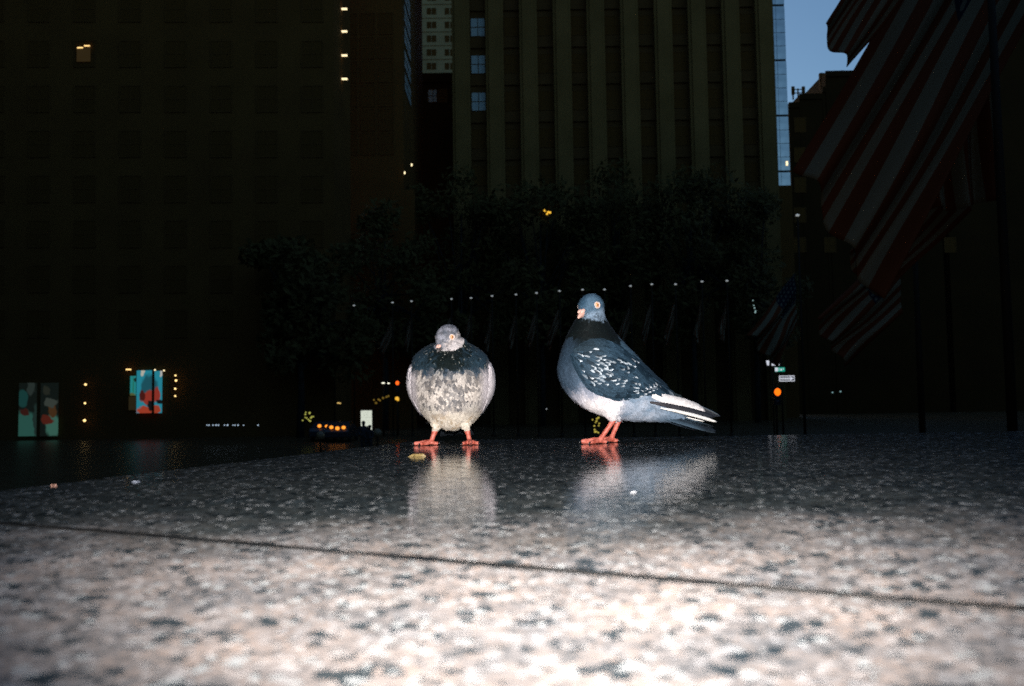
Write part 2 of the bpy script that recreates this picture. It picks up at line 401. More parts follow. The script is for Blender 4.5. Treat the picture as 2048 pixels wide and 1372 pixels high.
def make_pigeon(P):
    """P: dict of the bird's pose and colours; local X = heading, Y = its left, Z = up, centimetres"""
    rng = random.Random(P['seed'])
    root = empty('pigeon', P['loc'], P['rz']); tag(root, P['label'], 'pigeon', 'pigeons on the ledge')
    k = P.get('scale', 1.0); root.scale = (k, k, k)
    # ---- continuous body: lofted trunk and neck, head, thighs -> one skin
    sec = [(F[0], F[1], B[0], B[1], ry, yo) for (F, B, ry, yo) in P['sections']]
    rings = catmull(sec, 70)
    mb = MB(); n = 30; vs_ = []; fs = []; centers = []
    for (fx, fz, bx, bz, ry, yo) in rings:
        c = Vector(((fx + bx) / 2, yo, (fz + bz) / 2)); hv = Vector(((fx - bx) / 2, 0, (fz - bz) / 2)); centers.append(c)
        for i in range(n):
            a = 2 * math.pi * i / n
            vs_.append((c + hv * math.cos(a) + Vector((0, max(ry, .2), 0)) * math.sin(a)) * CM)
    for r_ in range(len(rings) - 1):
        for i in range(n):
            j = (i + 1) % n; fs.append((r_ * n + i, r_ * n + j, (r_ + 1) * n + j, (r_ + 1) * n + i))
    fs.append(tuple(range(n))); fs.append(tuple((len(rings) - 1) * n + i for i in range(n - 1, -1, -1)))
    mb.add(vs_, fs)
    hc = Vector(P['head']); hd = Vector(P['head_dir']).normalized()
    hs = hd.cross(Vector((0, 0, 1))).normalized() * -1          # head's left
    hu = hd.cross(hs)
    if hu.z < 0: hu = -hu
    roll = P.get('head_roll', 0); hs, hu = hs * math.cos(roll) + hu * math.sin(roll), hu * math.cos(roll) - hs * math.sin(roll)
    hk = P.get('head_k', 1.0)
    mb.ell(hc * CM, (hd * 2.35 * hk * CM, hs * 1.8 * hk * CM, hu * 2.0 * hk * CM), 20, 14)
    mb.ell((hc + hd * 1.35 * hk - hu * .45 * hk) * CM, (hd * 1.45 * hk * CM, hs * 1.05 * hk * CM, hu * 1.1 * hk * CM), 16, 10)
    for (a, b_, r0, r1) in P['neck_tubes']:
        mb.tube([Vector(a) * CM, (Vector(a) * .5 + Vector(b_) * .5) * CM, Vector(b_) * CM], [r0 * CM, (r0 + r1) / 2 * CM, r1 * CM], 18)
    for leg in P['legs']:
        h_, a_ = Vector(leg['hip']), Vector(leg['ankle'])
        mb.tube([h_ * CM, h_.lerp(a_, .5) * CM, h_.lerp(a_, .85) * CM, h_.lerp(a_, 1.03) * CM], [P.get('thigh', 2.2) * CM, P.get('thigh', 2.2) * .77 * CM, P.get('thigh', 2.2) * .43 * CM, .45 * CM], 14)
    me = remeshed(mb.mesh('body'), .0022, 5)
    V = np.empty(len(me.vertices) * 3, dtype=np.float32); me.vertices.foreach_get('co', V); V = V.reshape(-1, 3)
    set_col(me, [P['color'](Vector(v) / CM, hc, hd, hu, hs, rng, .6) for v in V])
    body = link('body', me, FEA, root)
    bvh = BVHTree.FromPolygons([v.co for v in me.vertices], [p.vertices[:] for p in me.polygons])
    # ---- contour feathers over the body
    me.calc_loop_triangles()
    tri = np.array([t.vertices[:] for t in me.loop_triangles]); A, B, C = V[tri[:, 0]], V[tri[:, 1]], V[tri[:, 2]]
    area = np.linalg.norm(np.cross(B - A, C - A), axis=1) / 2
    nr = np.random.RandomState(P['seed'])
    cen = np.array([c[:] for c in centers])
    pl = Plume(); cnt = P.get('feathers', 5200)
    pick = nr.choice(len(tri), cnt, p=area / area.sum())
    order = []
    for ti in pick:
        r1, r2 = nr.rand(), nr.rand()
        if r1 + r2 > 1: r1, r2 = 1 - r1, 1 - r2
        p = Vector((A[ti] + r1 * (B[ti] - A[ti]) + r2 * (C[ti] - A[ti])).tolist())
        q = p / CM
        ci = int(np.argmin(((cen - np.array(q[:])) ** 2).sum(1)))
        hdist = (q - hc).length
        if hdist < 2.9 * hk:
            d = (q - (hc + hd * 3.2)).normalized(); L = .42; W = .13
        else:
            a_, b_ = centers[max(ci - 1, 0)], centers[min(ci + 1, len(centers) - 1)]
            d = (b_ - a_).normalized(); g_ = ci / len(centers)
            L = .55 + 1.0 * min(1, g_ * 2.2); W = .20 + .22 * min(1, g_ * 2.2)
        if q.z < 4.2 and abs(q.y) > 1.2: L *= .45; W *= .6
        L *= P.get('fk', 1.0) * (.75 + .5 * rng.random()); W *= P.get('fk', 1.0) * (.8 + .4 * rng.random())
        loc, nn, _, _ = bvh.find_nearest(p)
        d = (d - nn * d.dot(nn)); 
        if d.length < .05: continue
        d.normalize()
        d = (d + nn.cross(d) * rng.uniform(-.25, .25)).normalized(); side = nn.cross(d)
        base = P['color'](q, hc, hd, hu, hs, rng, 1.0)
        shade = .86 + .28 * rng.random()
        base = tuple(c * shade for c in base)
        lf = P.get('fluff', 1.0) * rng.uniform(.03, .13) * (L / 1.1) + (.10 if rng.random() < .04 else 0)
        def fn(t, e, p=p, d=d, side=side, L=L, W=W, nn=nn, lf=lf):
            x = p + (d * (t * L) + side * (e * W)) * CM
            l_, n2, _, _ = bvh.find_nearest(x)
            return l_ + n2 * ((.02 + lf * t - .02 * abs(e)) * CM) if (x - l_).length < .006 else x
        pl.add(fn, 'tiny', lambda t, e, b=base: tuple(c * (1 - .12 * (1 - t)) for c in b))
    o = pl.build('contour_feathers', root); o['kind'] = 'stuff'
    # ---- wings
    for sgn in (1, -1):
        if sgn in P['wing_sides']:
            make_wing(P, root, bvh, sgn, rng)
    # ---- tail fan
    T = P['tail']
    r0, r1 = Vector(T['root']), Vector(T['tip']); ax = (r1 - r0)
    Lt = ax.length; ax.normalize(); upv = Vector((0, 1, 0)).cross(ax); upv = upv if upv.z > 0 else -upv
    NT = T.get('n', 11)
    for i in range(NT):
        u = (i - (NT - 1) / 2) / ((NT - 1) / 2)
        ang = u * T['spread']; d = (ax * math.cos(ang) + Vector((0, 1, 0)) * math.sin(ang)).normalized()
        rl = u * T.get('tent', .6); side = (Vector((0, 1, 0)) * math.cos(rl) - upv * math.sin(rl)).normalized()
        side = (side - d * side.dot(d)).normalized(); nn = d.cross(side)
        st = r0 + Vector((0, u * T.get('w', 1.4), 0)) - upv * (abs(u) * T.get('drop', .5) + .05 * (i % 2))
        LL = Lt * (1 - .08 * abs(u) + rng.uniform(-.10, .04))
        c0 = T['col'](u, rng)
        pl = Plume()
        pl.add(lambda t, e: (st + d * (t * LL) + side * (e * T['width']) + nn * (.10 * e * e * -1 + .25 * t * t * T.get('curl', 0))) * CM,
               'blade', lambda t, e: T['shade'](c0, t, e))
        f = pl.build('tail_feather', root); sol = f.modifiers.new('t', 'SOLIDIFY'); sol.thickness = .0004
    # ---- legs and feet
    for leg in P['legs']:
        ank, ft = Vector(leg['ankle']), Vector(leg['foot'])
        mb = MB()
        th = P.get('leg_r', .40)
        up_ = ank + (Vector(leg['hip']) - ank).normalized() * .6
        mb.tube([p_ * CM for p_ in (up_, ank, ank.lerp(ft, .3), ank.lerp(ft, .75), ft + Vector((0, 0, .05)))], [th * 1.0 * CM, th * 1.18 * CM, th * .92 * CM, th * .9 * CM, th * 1.2 * CM], 12)
        mb.ell((ft) * CM, (Vector((.75, 0, 0)) * CM, Vector((0, .75, 0)) * CM, Vector((0, 0, .42)) * CM))
        claws = []
        for (ang, ln, rad) in leg['toes']:
            d = Vector((math.cos(ang), math.sin(ang), 0))
            z0 = max(.36, rad)
            pts = [ft + d * .2 + Vector((0, 0, .1)), ft + d * ln * .32 + Vector((0, 0, z0 * 1.18 - ft.z)), ft + d * ln * .62 + Vector((0, 0, z0 * .95 - ft.z)), ft + d * ln * .9 + Vector((0, 0, z0 * .9 - ft.z)), ft + d * ln + Vector((0, 0, z0 * .8 - ft.z))]
            mb.tube([p_ * CM for p_ in pts], [rad * 1.1 * CM, rad * 1.08 * CM, rad * .92 * CM, rad * .86 * CM, rad * .5 * CM], 10)
            tip = pts[-1]
            claws.append([tip - d * .15 + Vector((0, 0, .05)), tip + d * .22 + Vector((0, 0, .0)), tip + d * .5 + Vector((0, 0, -z0 * .55))])
        lm = remeshed(mb.mesh('leg'), .0009, 3)
        lo = link('leg', lm, SKIN, root)
        for c_ in claws:
            MB().tube([p_ * CM for p_ in c_], [.17 * CM, .13 * CM, .02 * CM], 8).build('claw', CLAW, lo, True)
    # ---- beak, cere, eyes
    bs = P.get('beak_s', 1.0)
    bk = hc + hd * 2.45 * hk - hu * .5 * hk
    bd = (hd * 1 - hu * .18).normalized()
    BM = mat('beak_horn' + str(P['seed']), P['beak_col'], .4)
    bl = P.get('beak_len', 1.75)
    def beakpts(off, ln, drop, radii, flat):
        mb = MB(); pts = []
        for i, t in enumerate((0, .35, .7, .9, 1)):
            pts.append((bk + bd * (ln * t - .3) + hu * (off - drop * t ** 3)) * CM)
        mb.tube(pts, [r_ * bs * CM for r_ in radii], 12); return mb
    up_b = beakpts(.12, bl, .35, [.52, .40, .28, .18, .05], 1).build('beak', BM, root, True)
    beakpts(-.22, bl * .9, -.05, [.42, .30, .2, .12, .04], 1).build('lower_mandible', mat('lower_beak' + str(P['seed']), P['beak_low'], .45), up_b, True)
    for s_ in (-1, 1):
        c_ = bk + bd * .18 + hu * .42 * bs + hs * (.22 * bs * s_)
        MB().ell(c_ * CM, (bd * .56 * bs * CM, hs * .30 * bs * CM, hu * .28 * bs * CM), 12, 8).build('cere', mat('cere_skin', (.75, .46, .38), .55), up_b, True)
    for s_ in (-1, 1):
        ed = (hs * s_ + hd * .33 + hu * .12).normalized()
        es_ = P.get('eye_s', 1.0)
        ec = hc + hd * .62 * hk + hu * .28 * hk + hs * s_ * 1.30 * hk
        e = MB().ell(ec * CM, (ed * .62 * es_ * CM, hd.cross(ed).normalized() * .5 * es_ * CM, ed.cross(hd.cross(ed)).normalized() * .5 * es_ * CM), 16, 12).build('eye', mat('iris_orange', P['iris'], .12), root, True)
        t1 = ed.orthogonal().normalized(); t2 = ed.cross(t1)
        ringpts = [(ec + ed * .42 * es_ + (t1 * math.cos(a) + t2 * math.sin(a)) * .50 * es_) * CM for a in [2 * math.pi * i / 18 for i in range(19)]]
        MB().tube(ringpts, [.13 * es_ * CM] * 19, 8, False).build('eye_ring', mat('eye_ring_skin', (.62, .5, .45), .6), e, True)
        MB().ell((ec + ed * .47 * es_) * CM, (ed * .17 * es_ * CM, t1 * .2 * es_ * CM, t2 * .2 * es_ * CM), 12, 8).build('pupil', mat('pupil' + str(P['seed']), P['pupil'], .1), e, True)
    return root

def make_wing(P, root, bvh, sgn, rng):
    W = P['wing']; NS, NV = 30, 18
    A0, A1 = np.array(W['a0']), np.array(W['a1']); ax = A1 - A0; Lw = np.linalg.norm(ax); axn = ax / Lw
    pr = np.array([-axn[1], axn[0]]); pr = pr if pr[1] > 0 else -pr
    hu_, hl_ = W['upper'], W['lower']                    # half heights at s = 0 .. 1
    def prof(tab, s):
        x = np.linspace(0, 1, len(tab)); return float(np.interp(s, x, tab))
    G = np.zeros((NS, NV, 3))
    for i in range(NS):
        for j in range(NV):
            s = i / (NS - 1); v = -1 + 2 * j / (NV - 1)
            h_ = prof(hu_, s) if v > 0 else prof(hl_, s)
            xz = A0 + ax * s + pr * v * h_
            h = bvh.ray_cast(Vector((xz[0] * CM, sgn * .3, xz[1] * CM)), Vector((0, -sgn, 0)))
            y = abs(h[0].y) / CM if h[0] else .15
            G[i, j] = (xz[0], y, xz[1])
    for _ in range(10):
        y = G[:, :, 1]; yp = np.pad(y, 1, mode='edge')
        G[:, :, 1] = .4 * y + .15 * (yp[:-2, 1:-1] + yp[2:, 1:-1] + yp[1:-1, :-2] + yp[1:-1, 2:])
    for i in range(NS):
        for j in range(NV):
            s = i / (NS - 1); v = -1 + 2 * j / (NV - 1)
            G[i, j, 1] += W.get('puff', .55) * (1 - abs(v) ** 4) * min(1, s * 6 + .25) + W.get('off', .12)
    def Wp(s, v):
        s2 = max(0., min(1., s)); v2 = max(-1., min(1., v))
        a = s2 * (NS - 1); b_ = (v2 + 1) / 2 * (NV - 1); i = min(int(a), NS - 2); j = min(int(b_), NV - 2); a -= i; b_ -= j
        p = (G[i, j] * (1 - a) * (1 - b_) + G[i + 1, j] * a * (1 - b_) + G[i, j + 1] * (1 - a) * b_ + G[i + 1, j + 1] * a * b_)
        if s > 1: p = p + (G[NS - 1, j] - G[NS - 4, j]) / 3 * (NS - 1) * (s - 1) * .9
        return Vector((p[0], p[1] * sgn, p[2]))
    def Wn(s, v):
        a = Wp(min(s, .98) + .02, v) - Wp(min(s, .98) - .02, v); b_ = Wp(s, min(v + .06, 1)) - Wp(s, max(v - .06, -1))
        n_ = a.cross(b_).normalized()
        return n_ if n_.y * sgn > 0 else -n_
    vs_ = [Vector((G[i, j, 0], G[i, j, 1] * sgn, G[i, j, 2])) * CM for i in range(NS) for j in range(NV)]
    fs = [(i * NV + j, (i + 1) * NV + j, (i + 1) * NV + j + 1, i * NV + j + 1) for i in range(NS - 1) for j in range(NV - 1)]
    me = MB().add(vs_, fs).mesh('wing', True)
    set_col(me, [W['base'](i / (NS - 1), -1 + 2 * j / (NV - 1), rng) for i in range(NS) for j in range(NV)])
    wing = link('wing', me, FEA, root)
    sol = wing.modifiers.new('t', 'SOLIDIFY'); sol.thickness = .004; sol.offset = -1 if sgn > 0 else 1
    def wing_feather(pl, s0, v0, s1, v1, wd, layer, tiplift, kind, colfn):
        def fn(t, e):
            s = s0 + (s1 - s0) * t; v = v0 + (v1 - v0) * t
            p = Wp(s, v); n_ = Wn(s, v)
            d = (Wp(s + .03, v + (v1 - v0) / max(s1 - s0, .01) * .03) - Wp(s - .03, v - (v1 - v0) / max(s1 - s0, .01) * .03)).normalized()
            sd = n_.cross(d).normalized()
            return (p + sd * (e * wd) + n_ * (layer + tiplift * t - .06 * e * e)) * CM
        pl.add(fn, kind, colfn)
    # long flight feathers, each a piece of its own
    for (s0, v0, s1, v1, wd, layer, cf) in W['flight']:
        pl = Plume(); wing_feather(pl, s0, v0, s1, v1, wd, layer, .05, 'blade', cf(rng)); pl.build('flight_feather', wing)
    for (a, b_, wd, tilt, cf) in W.get('primaries', ()):
        a, b_ = Vector((a[0], a[1] * sgn, a[2])), Vector((b_[0], b_[1] * sgn, b_[2]))
        d = (b_ - a); L = d.length; d.normalize()
        sd = (Vector((0, 0, 1)) - d * d.z).normalized(); nn = d.cross(sd); nn = nn if nn.y * sgn > 0 else -nn
        sd = (sd * math.cos(tilt) - nn * math.sin(tilt)).normalized(); n2 = d.cross(sd); n2 = n2 if n2.y * sgn > 0 else -n2
        pl = Plume(); cc = cf(rng)
        pl.add(lambda t, e: (a + d * (t * L) + sd * (e * wd + .25 * math.sin(t * 3.1)) + n2 * (.12 - .15 * e * e)) * CM, 'blade', cc)
        f = pl.build('primary_feather', wing); f.modifiers.new('t', 'SOLIDIFY').thickness = .0004
    # coverts
    pl = Plume()
    for (s_start, s_end, rows, per, ln, wd) in W['coverts']:
        for r_ in range(rows):
            s0 = s_end + (s_start - s_end) * (r_ / max(rows - 1, 1))
            for q in range(per):
                v0 = -1 + 2 * (q + .5 * (r_ % 2) + rng.uniform(-.2, .2)) / per
                if abs(v0) > 1.0: continue
                s1 = s0 + ln * rng.uniform(.9, 1.12)
                cf = W['covert_col'](s1, v0, rng)
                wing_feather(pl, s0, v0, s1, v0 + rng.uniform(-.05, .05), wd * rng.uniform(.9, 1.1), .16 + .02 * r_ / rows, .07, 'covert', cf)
    o = pl.build('covert_feathers', wing); o['kind'] = 'stuff'

def nz3(q, s, o=0.0): return noise.noise(Vector((q.x * s + o, q.y * s + o * 1.7, q.z * s - o)))

# ---------------- side-on pigeon
def col_side(q, hc, hd, hu, hs, rng, k):
    hv = q - hc; dh = hv.length
    nzv = nz3(q, .55)
    slate = (.055, .105, .155)
    dark = (.004, .0065, .007)
    if q.z > 22.6 or dh < 2.9:
        f, u_, s_ = hv.dot(hd), hv.dot(hu), hv.dot(hs)
        c = lerp3((.035, .075, .12), (.07, .125, .185), .5 + nzv)
        if u_ < -.15: c = lerp3(c, (.20, .27, .36), sstep(-.1, -1.0, u_) * .9)
        if f < -.6 and u_ > -1.0: c = lerp3(c, (.03, .055, .075), sstep(-.5, -1.6, f) * .8)
        c = lerp3(c, dark, sstep(24.6, 22.9, q.z - .12 * (q.x - 3) + 1.6 * nz3(q, .6, 2.2) + rng.uniform(-.5, .5)))
        return c
    # neck to breast to belly
    c = dark
    if q.z < 20.5:
        c = lerp3(dark, (.018, .033, .048), sstep(20.0, 16.5, q.z))
    # breast
    if q.x > -3 and q.z < 19:
        t = sstep(17.5, 13.0, q.z + .1 * q.x)
        c = lerp3(c, lerp3((.06, .10, .15), (.14, .18, .25), .5 + nzv), t)
        t2 = sstep(13.2, 9.0, q.z + .35 * (q.x - 4) + nzv * 1.2)
        c = lerp3(c, (.42, .41, .48), t2 * .9)
        t3 = sstep(11.0, 7.6, q.z + nzv) * sstep(8, 4, q.x) * sstep(-2.5, .0, q.x)
        c = lerp3(c, (.78, .72, .73), t3)
    if q.x > 3 and q.z < 20: c = lerp3(c, (.028, .048, .075), .85 * sstep(5.0, 8.0, q.x + .8 * nzv) * sstep(8.5, 11.5, q.z))
    if q.x <= 1 and q.z < 10:
        t = sstep(1.0, -3.0, q.x + nzv * 1.0)
        c = lerp3(c if q.x > -3 else (.3, .36, .45), lerp3((.17, .23, .31), (.36, .40, .48), .5 + nzv * 1.3), t)
    if q.x < -7 and q.z < 7.5: c = lerp3(c, (.16, .22, .30), sstep(-7, -11, q.x))
    if q.z > 10.5 - .35 * q.x * 0 and q.x < -2 and q.z > 6 - .75 * (q.x + 6):
        c = lerp3(c, slate, .9)
    return c
SL1, SL2 = (.007, .017, .028), (.030, .060, .092)
def slate_rand(rng): return lerp3(SL1, SL2, rng.random())
def cov_side(s, v, rng):
    base = slate_rand(rng)
    base = lerp3(base, (.022, .035, .045), .7 * sstep(.35, .1, s) * sstep(.0, .5, v))
    spot = 0
    if .14 < s < .50 and -.80 < v < .40: spot = .6
    if .05 < s < .2 and -.5 < v < .5: spot = .35
    if .45 < s < .62 and .35 < v < .9: spot = .35
    w_ = 0
    if s > .57 and -.9 < v < -.05: spot = .95
    if rng.random() < spot * .85: w_ = rng.uniform(.3, 1)
    eside = rng.choice((-1, 1, 0))
    def cf(t, e):
        if w_ and t > .79 and (e == eside or (e == 0 and t > .9) or t > .97):
            return lerp3(base, (.72, .78, .84), w_)
        edge = .75 if e == 0 else 1.12
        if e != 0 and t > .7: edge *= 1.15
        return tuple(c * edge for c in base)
    return cf
def flight_side(tipwhite=0.0, dark=False):
    def mk(rng):
        base = slate_rand(rng) if not dark else (.02, .028, .034)
        def cf(t, e):
            if t > .9 and tipwhite: return lerp3(base, (.7, .74, .8), tipwhite)
            return tuple(c * (1.15 if e else .8) for c in base)
        return cf
    return mk
def white_prim(low=(.66, .62, .62), hi=(.86, .80, .78)):
    def mk(rng): return lambda t, e: lerp3(low, hi, .5 + .5 * e)
    return mk
def dark_prim(edge=None):
    def mk(rng):
        def cf(t, e):
            if edge and e > 0: return edge
            return lerp3((.05, .045, .05), (.018, .022, .03), t)
        return cf
    return mk
fl = []
# secondaries along the lower rear edge, then tertials folded over the back
for i in range(7):
    u = i / 6
    fl.append((.38 + .03 * i, -.95 + .16 * i, .64 + .028 * i, -.98 + .17 * i, .95, .12 + .02 * i, flight_side(.95 if i < 6 else .2)))
for i in range(5):
    fl.append((.5 + .02 * i, .05 + .2 * i, .985 - .02 * i, -.55 + .33 * i, 1.25, .22 + .02 * i, flight_side(.25 if i == 0 else 0)))
fl.append((.78, -.25, 1.10, -.75, .95, .14, flight_side(0, True)))
side_wing = dict(a0=(7.3, 16.9), a1=(-13.6, 8.6), upper=[.5, 3.3, 4.3, 4.4, 4.1, 3.6, 3.0, 2.3, 1.7, 1.2, .7],
                 lower=[.5, 3.6, 5.0, 5.6, 5.5, 4.8, 3.7, 2.7, 1.9, 1.2, .7], puff=.6, off=.15,
                 base=lambda s, v, rng: slate_rand(rng), covert_col=cov_side,
                 coverts=[(-.06, .50, 14, 19, .105, .36)], flight=fl,
                 primaries=[((-7.5, 4.3, 8.7), (-19.0, 2.2, 5.5), 1.15, .15, white_prim()),
                            ((-7.0, 4.5, 7.5), (-20.9, 2.3, 4.45), .50, .1, dark_prim()),
                            ((-9.0, 4.6, 6.4), (-21.2, 2.5, 3.55), .33, .1, white_prim((.8, .76, .72), (.9, .86, .82))),
                            ((-12.0, 2.4, 8.4), (-22.8, .6, 4.5), .62, .5, dark_prim((.50, .52, .48)))])
tail_side = dict(root=(-9.8, 0, 6.2), tip=(-22.0, 0, 2.6), spread=.10, width=.62, w=1.3, drop=1.3, tent=.8, n=15,
                 col=lambda u, rng: lerp3((.025, .045, .065), (.085, .13, .18), rng.random()),
                 shade=lambda c, t, e: lerp3(c, (.012, .016, .02), sstep(.6, .85, t) * .9))
toes_b = [(R(6), 3.0, .50), (R(44), 2.6, .40), (R(-40), 2.6, .40), (R(172), 1.4, .40)]
toes_a = [(R(3), 3.6, .54), (R(38), 3.0, .40), (R(-34), 3.0, .40), (R(178), 1.5, .38)]
gp = ground(1213, 886)
make_pigeon(dict(
    fluff=1.7, fk=.85, seed=11, loc=(gp.x, gp.y, 0), rz=R(193), label='slate-blue pigeon standing side-on with white-spotted wing and upright neck',
    sections=[((5.0, 24.0), (.3, 25.4), 2.2, .3), ((6.0, 22.4), (-.2, 23.5), 2.7, .2), ((6.9, 20.8), (-1.0, 22.0), 3.2, .1), ((7.8, 18.6), (-2.6, 20.0), 3.9, 0),
              ((8.7, 16), (-4.2, 18.2), 4.6, 0), ((9.1, 13.6), (-6.2, 16.2), 5.0, 0), ((8.4, 11), (-8, 14.2), 5.2, 0), ((6.4, 8.4), (-9.6, 12.3), 5.1, 0), ((2.8, 6.0), (-11, 10.4), 4.7, 0),
              ((-1.8, 4.6), (-12.2, 8.9), 3.8, 0), ((-6.2, 4.0), (-13.4, 7.6), 2.9, 0), ((-10, 3.9), (-14.8, 6.6), 2.1, 0), ((-13, 3.7), (-16, 5.4), 1.2, 0)],
    head=(2.6, .45, 25.5), head_dir=(math.cos(R(37)), math.sin(R(37)), -.28), head_roll=0, head_k=1.26,
    neck_tubes=[((2.5, .4, 24.9), (2.7, .1, 20.5), 2.2, 3.2)],
    color=col_side, wing=side_wing, wing_sides=(1, -1), tail=tail_side, feathers=7500,
    legs=[dict(hip=(-.2, 2.0, 7.0), ankle=(-.9, 1.7, 4.3), foot=(1.9, 1.5, .5), toes=toes_a),
          dict(hip=(-2.4, -2.0, 7.0), ankle=(-3.2, -1.8, 4.2), foot=(-1.4, -1.6, .5), toes=toes_b)],
    beak_col=(.62, .36, .29), beak_low=(.40, .25, .22), leg_r=.5, iris=(.80, .36, .16), pupil=(.10, .03, .012), beak_len=2.0, beak_s=1.35, eye_s=1.1))

# ---------------- front-facing pigeon
def col_front(q, hc, hd, hu, hs, rng, k):
    hv = q - hc; dh = hv.length
    n1 = nz3(q, .8, 3.3); n2 = nz3(q, 1.7, 9.1); n3 = nz3(q, .35, 5.0)
    cream = lerp3((.36, .33, .31), (.57, .50, .45), .5 + n3)
    if dh < 3.2 and q.z > 17.6:
        f, u_, s_ = hv.dot(hd), hv.dot(hu), hv.dot(hs)
        c = lerp3((.07, .08, .10), (.24, .24, .28), .5 + 1.4 * n1 + rng.uniform(-.2, .2))
        if s_ > .3 and u_ < .6: c = lerp3(c, (.62, .54, .52), sstep(.3, 1.4, s_) * sstep(.6, -.1, u_) * (.55 + .8 * n2 + rng.uniform(-.2, .3)))
        if u_ < -.9: c = lerp3(c, (.50, .45, .45), rng.uniform(.2, .9))
        if n2 > .28: c = lerp3(c, (.08, .08, .09), .6)
        return c
    # dark iridescent collar, ragged lower border
    collar = sstep(12.6, 14.2, q.z - .055 * (q.y * q.y) * .35 + n1 * 1.1) * sstep(7.9, 6.7, abs(q.y))
    breast = lerp3(cream, lerp3((.07, .07, .08), (.20, .175, .16), rng.random()), rng.uniform(.75, 1) * sstep(-.08, .14, n2 + .7 * n1 + .30 * sstep(8.3, 11.5, q.z) - .13) * sstep(6.0, 8.2, q.z) * sstep(7.4, 4.8, abs(q.y)))
    cp_ = math.exp(-((q.y - .8) / 2.6) ** 2 - ((q.z - 8.8) / 1.7) ** 2)
    if rng.random() < cp_ * .95: breast = lerp3(breast, (.10, .10, .11), rng.uniform(.4, .9))
    belly = lerp3((.66, .58, .49), (.48, .37, .26), sstep(.0, .5, n1))
    c = lerp3(belly, breast, sstep(5.6, 8.0, q.z + n1))
    c = lerp3(c, (.56, .50, .53), sstep(5.2, 6.8, abs(q.y)) * sstep(6, 8, q.z) * .8)
    ir = lerp3((.006, .010, .010), (.022, .042, .060), sstep(.0, .5, abs(q.y) / 7 + n2 * .5 - .25))
    low = lerp3((.05, .075, .11), ir, sstep(12.8, 15.0, q.z + n2))
    if rng.random() < .035: low = (.20, .20, .18)
    c = lerp3(c, low, collar)
    if q.x < -6: c = lerp3(c, (.05, .06, .07), sstep(-6, -9, q.x))
    return c
def cov_front(s, v, rng):
    base = lerp3((.50, .45, .47), (.66, .60, .62), rng.random())
    if rng.random() < .10: base = (.13, .13, .16)
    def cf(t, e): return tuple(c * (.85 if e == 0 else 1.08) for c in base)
    return cf
def flight_front(i):
    def mk(rng):
        base = lerp3((.55, .5, .52), (.10, .12, .16), sstep(2, 6, i) if i < 9 else 0)
        return lambda t, e: tuple(c * (1.1 if e else .8) * (1 - .5 * sstep(.7, 1, t)) for c in base)
    return mk
fl2 = []
for i in range(7):
    fl2.append((.36 + .03 * i, -.95 + .16 * i, .66 + .05 * i, -1.0 + .17 * i, 1.0, .10 + .015 * i, flight_front(6 - i)))
for i in range(5):
    fl2.append((.5 + .02 * i, .05 + .2 * i, .97 - .02 * i, -.55 + .33 * i, 1.25, .22 + .02 * i, flight_front(1)))
front_wing = dict(a0=(2.4, 14.2), a1=(-14.5, 5.6), upper=[.4, 2.6, 3.6, 3.9, 3.8, 3.4, 2.8, 2.1, 1.5, 1.1, .7],
                  lower=[.4, 4.2, 5.6, 6.0, 5.6, 4.8, 3.8, 2.8, 2.0, 1.2, .7], puff=.5, off=.12,
                  base=lambda s, v, rng: (.5, .46, .48), covert_col=cov_front,
                  coverts=[(-.06, .50, 11, 15, .125, .42)], flight=fl2,
                  primaries=[((-6.0, 5.0, 6.6), (-20.0, 2.2, 3.2), 1.3, .15, dark_prim()), ((-6.0, 4.8, 6.0), (-21.5, 2.0, 2.8), .8, .1, dark_prim())])
tail_front = dict(root=(-11, 0, 4.6), tip=(-21.5, 0, 1.0), spread=.16, width=1.0, w=1.5, drop=.6, tent=.5, n=11,
                  col=lambda u, rng: lerp3((.02, .025, .03), (.05, .06, .08), rng.random()),
                  shade=lambda c, t, e: lerp3(c, (.012, .014, .016), sstep(.6, .85, t)))
gp = ground(903, 889)
toes_r = [(R(-72), 3.3, .46), (R(-40), 2.9, .40), (R(-108), 2.4, .36), (R(95), 1.4, .36)]
toes_l = [(R(6), 3.0, .44), (R(40), 2.7, .40), (R(-28), 2.8, .40), (R(185), 1.4, .36)]
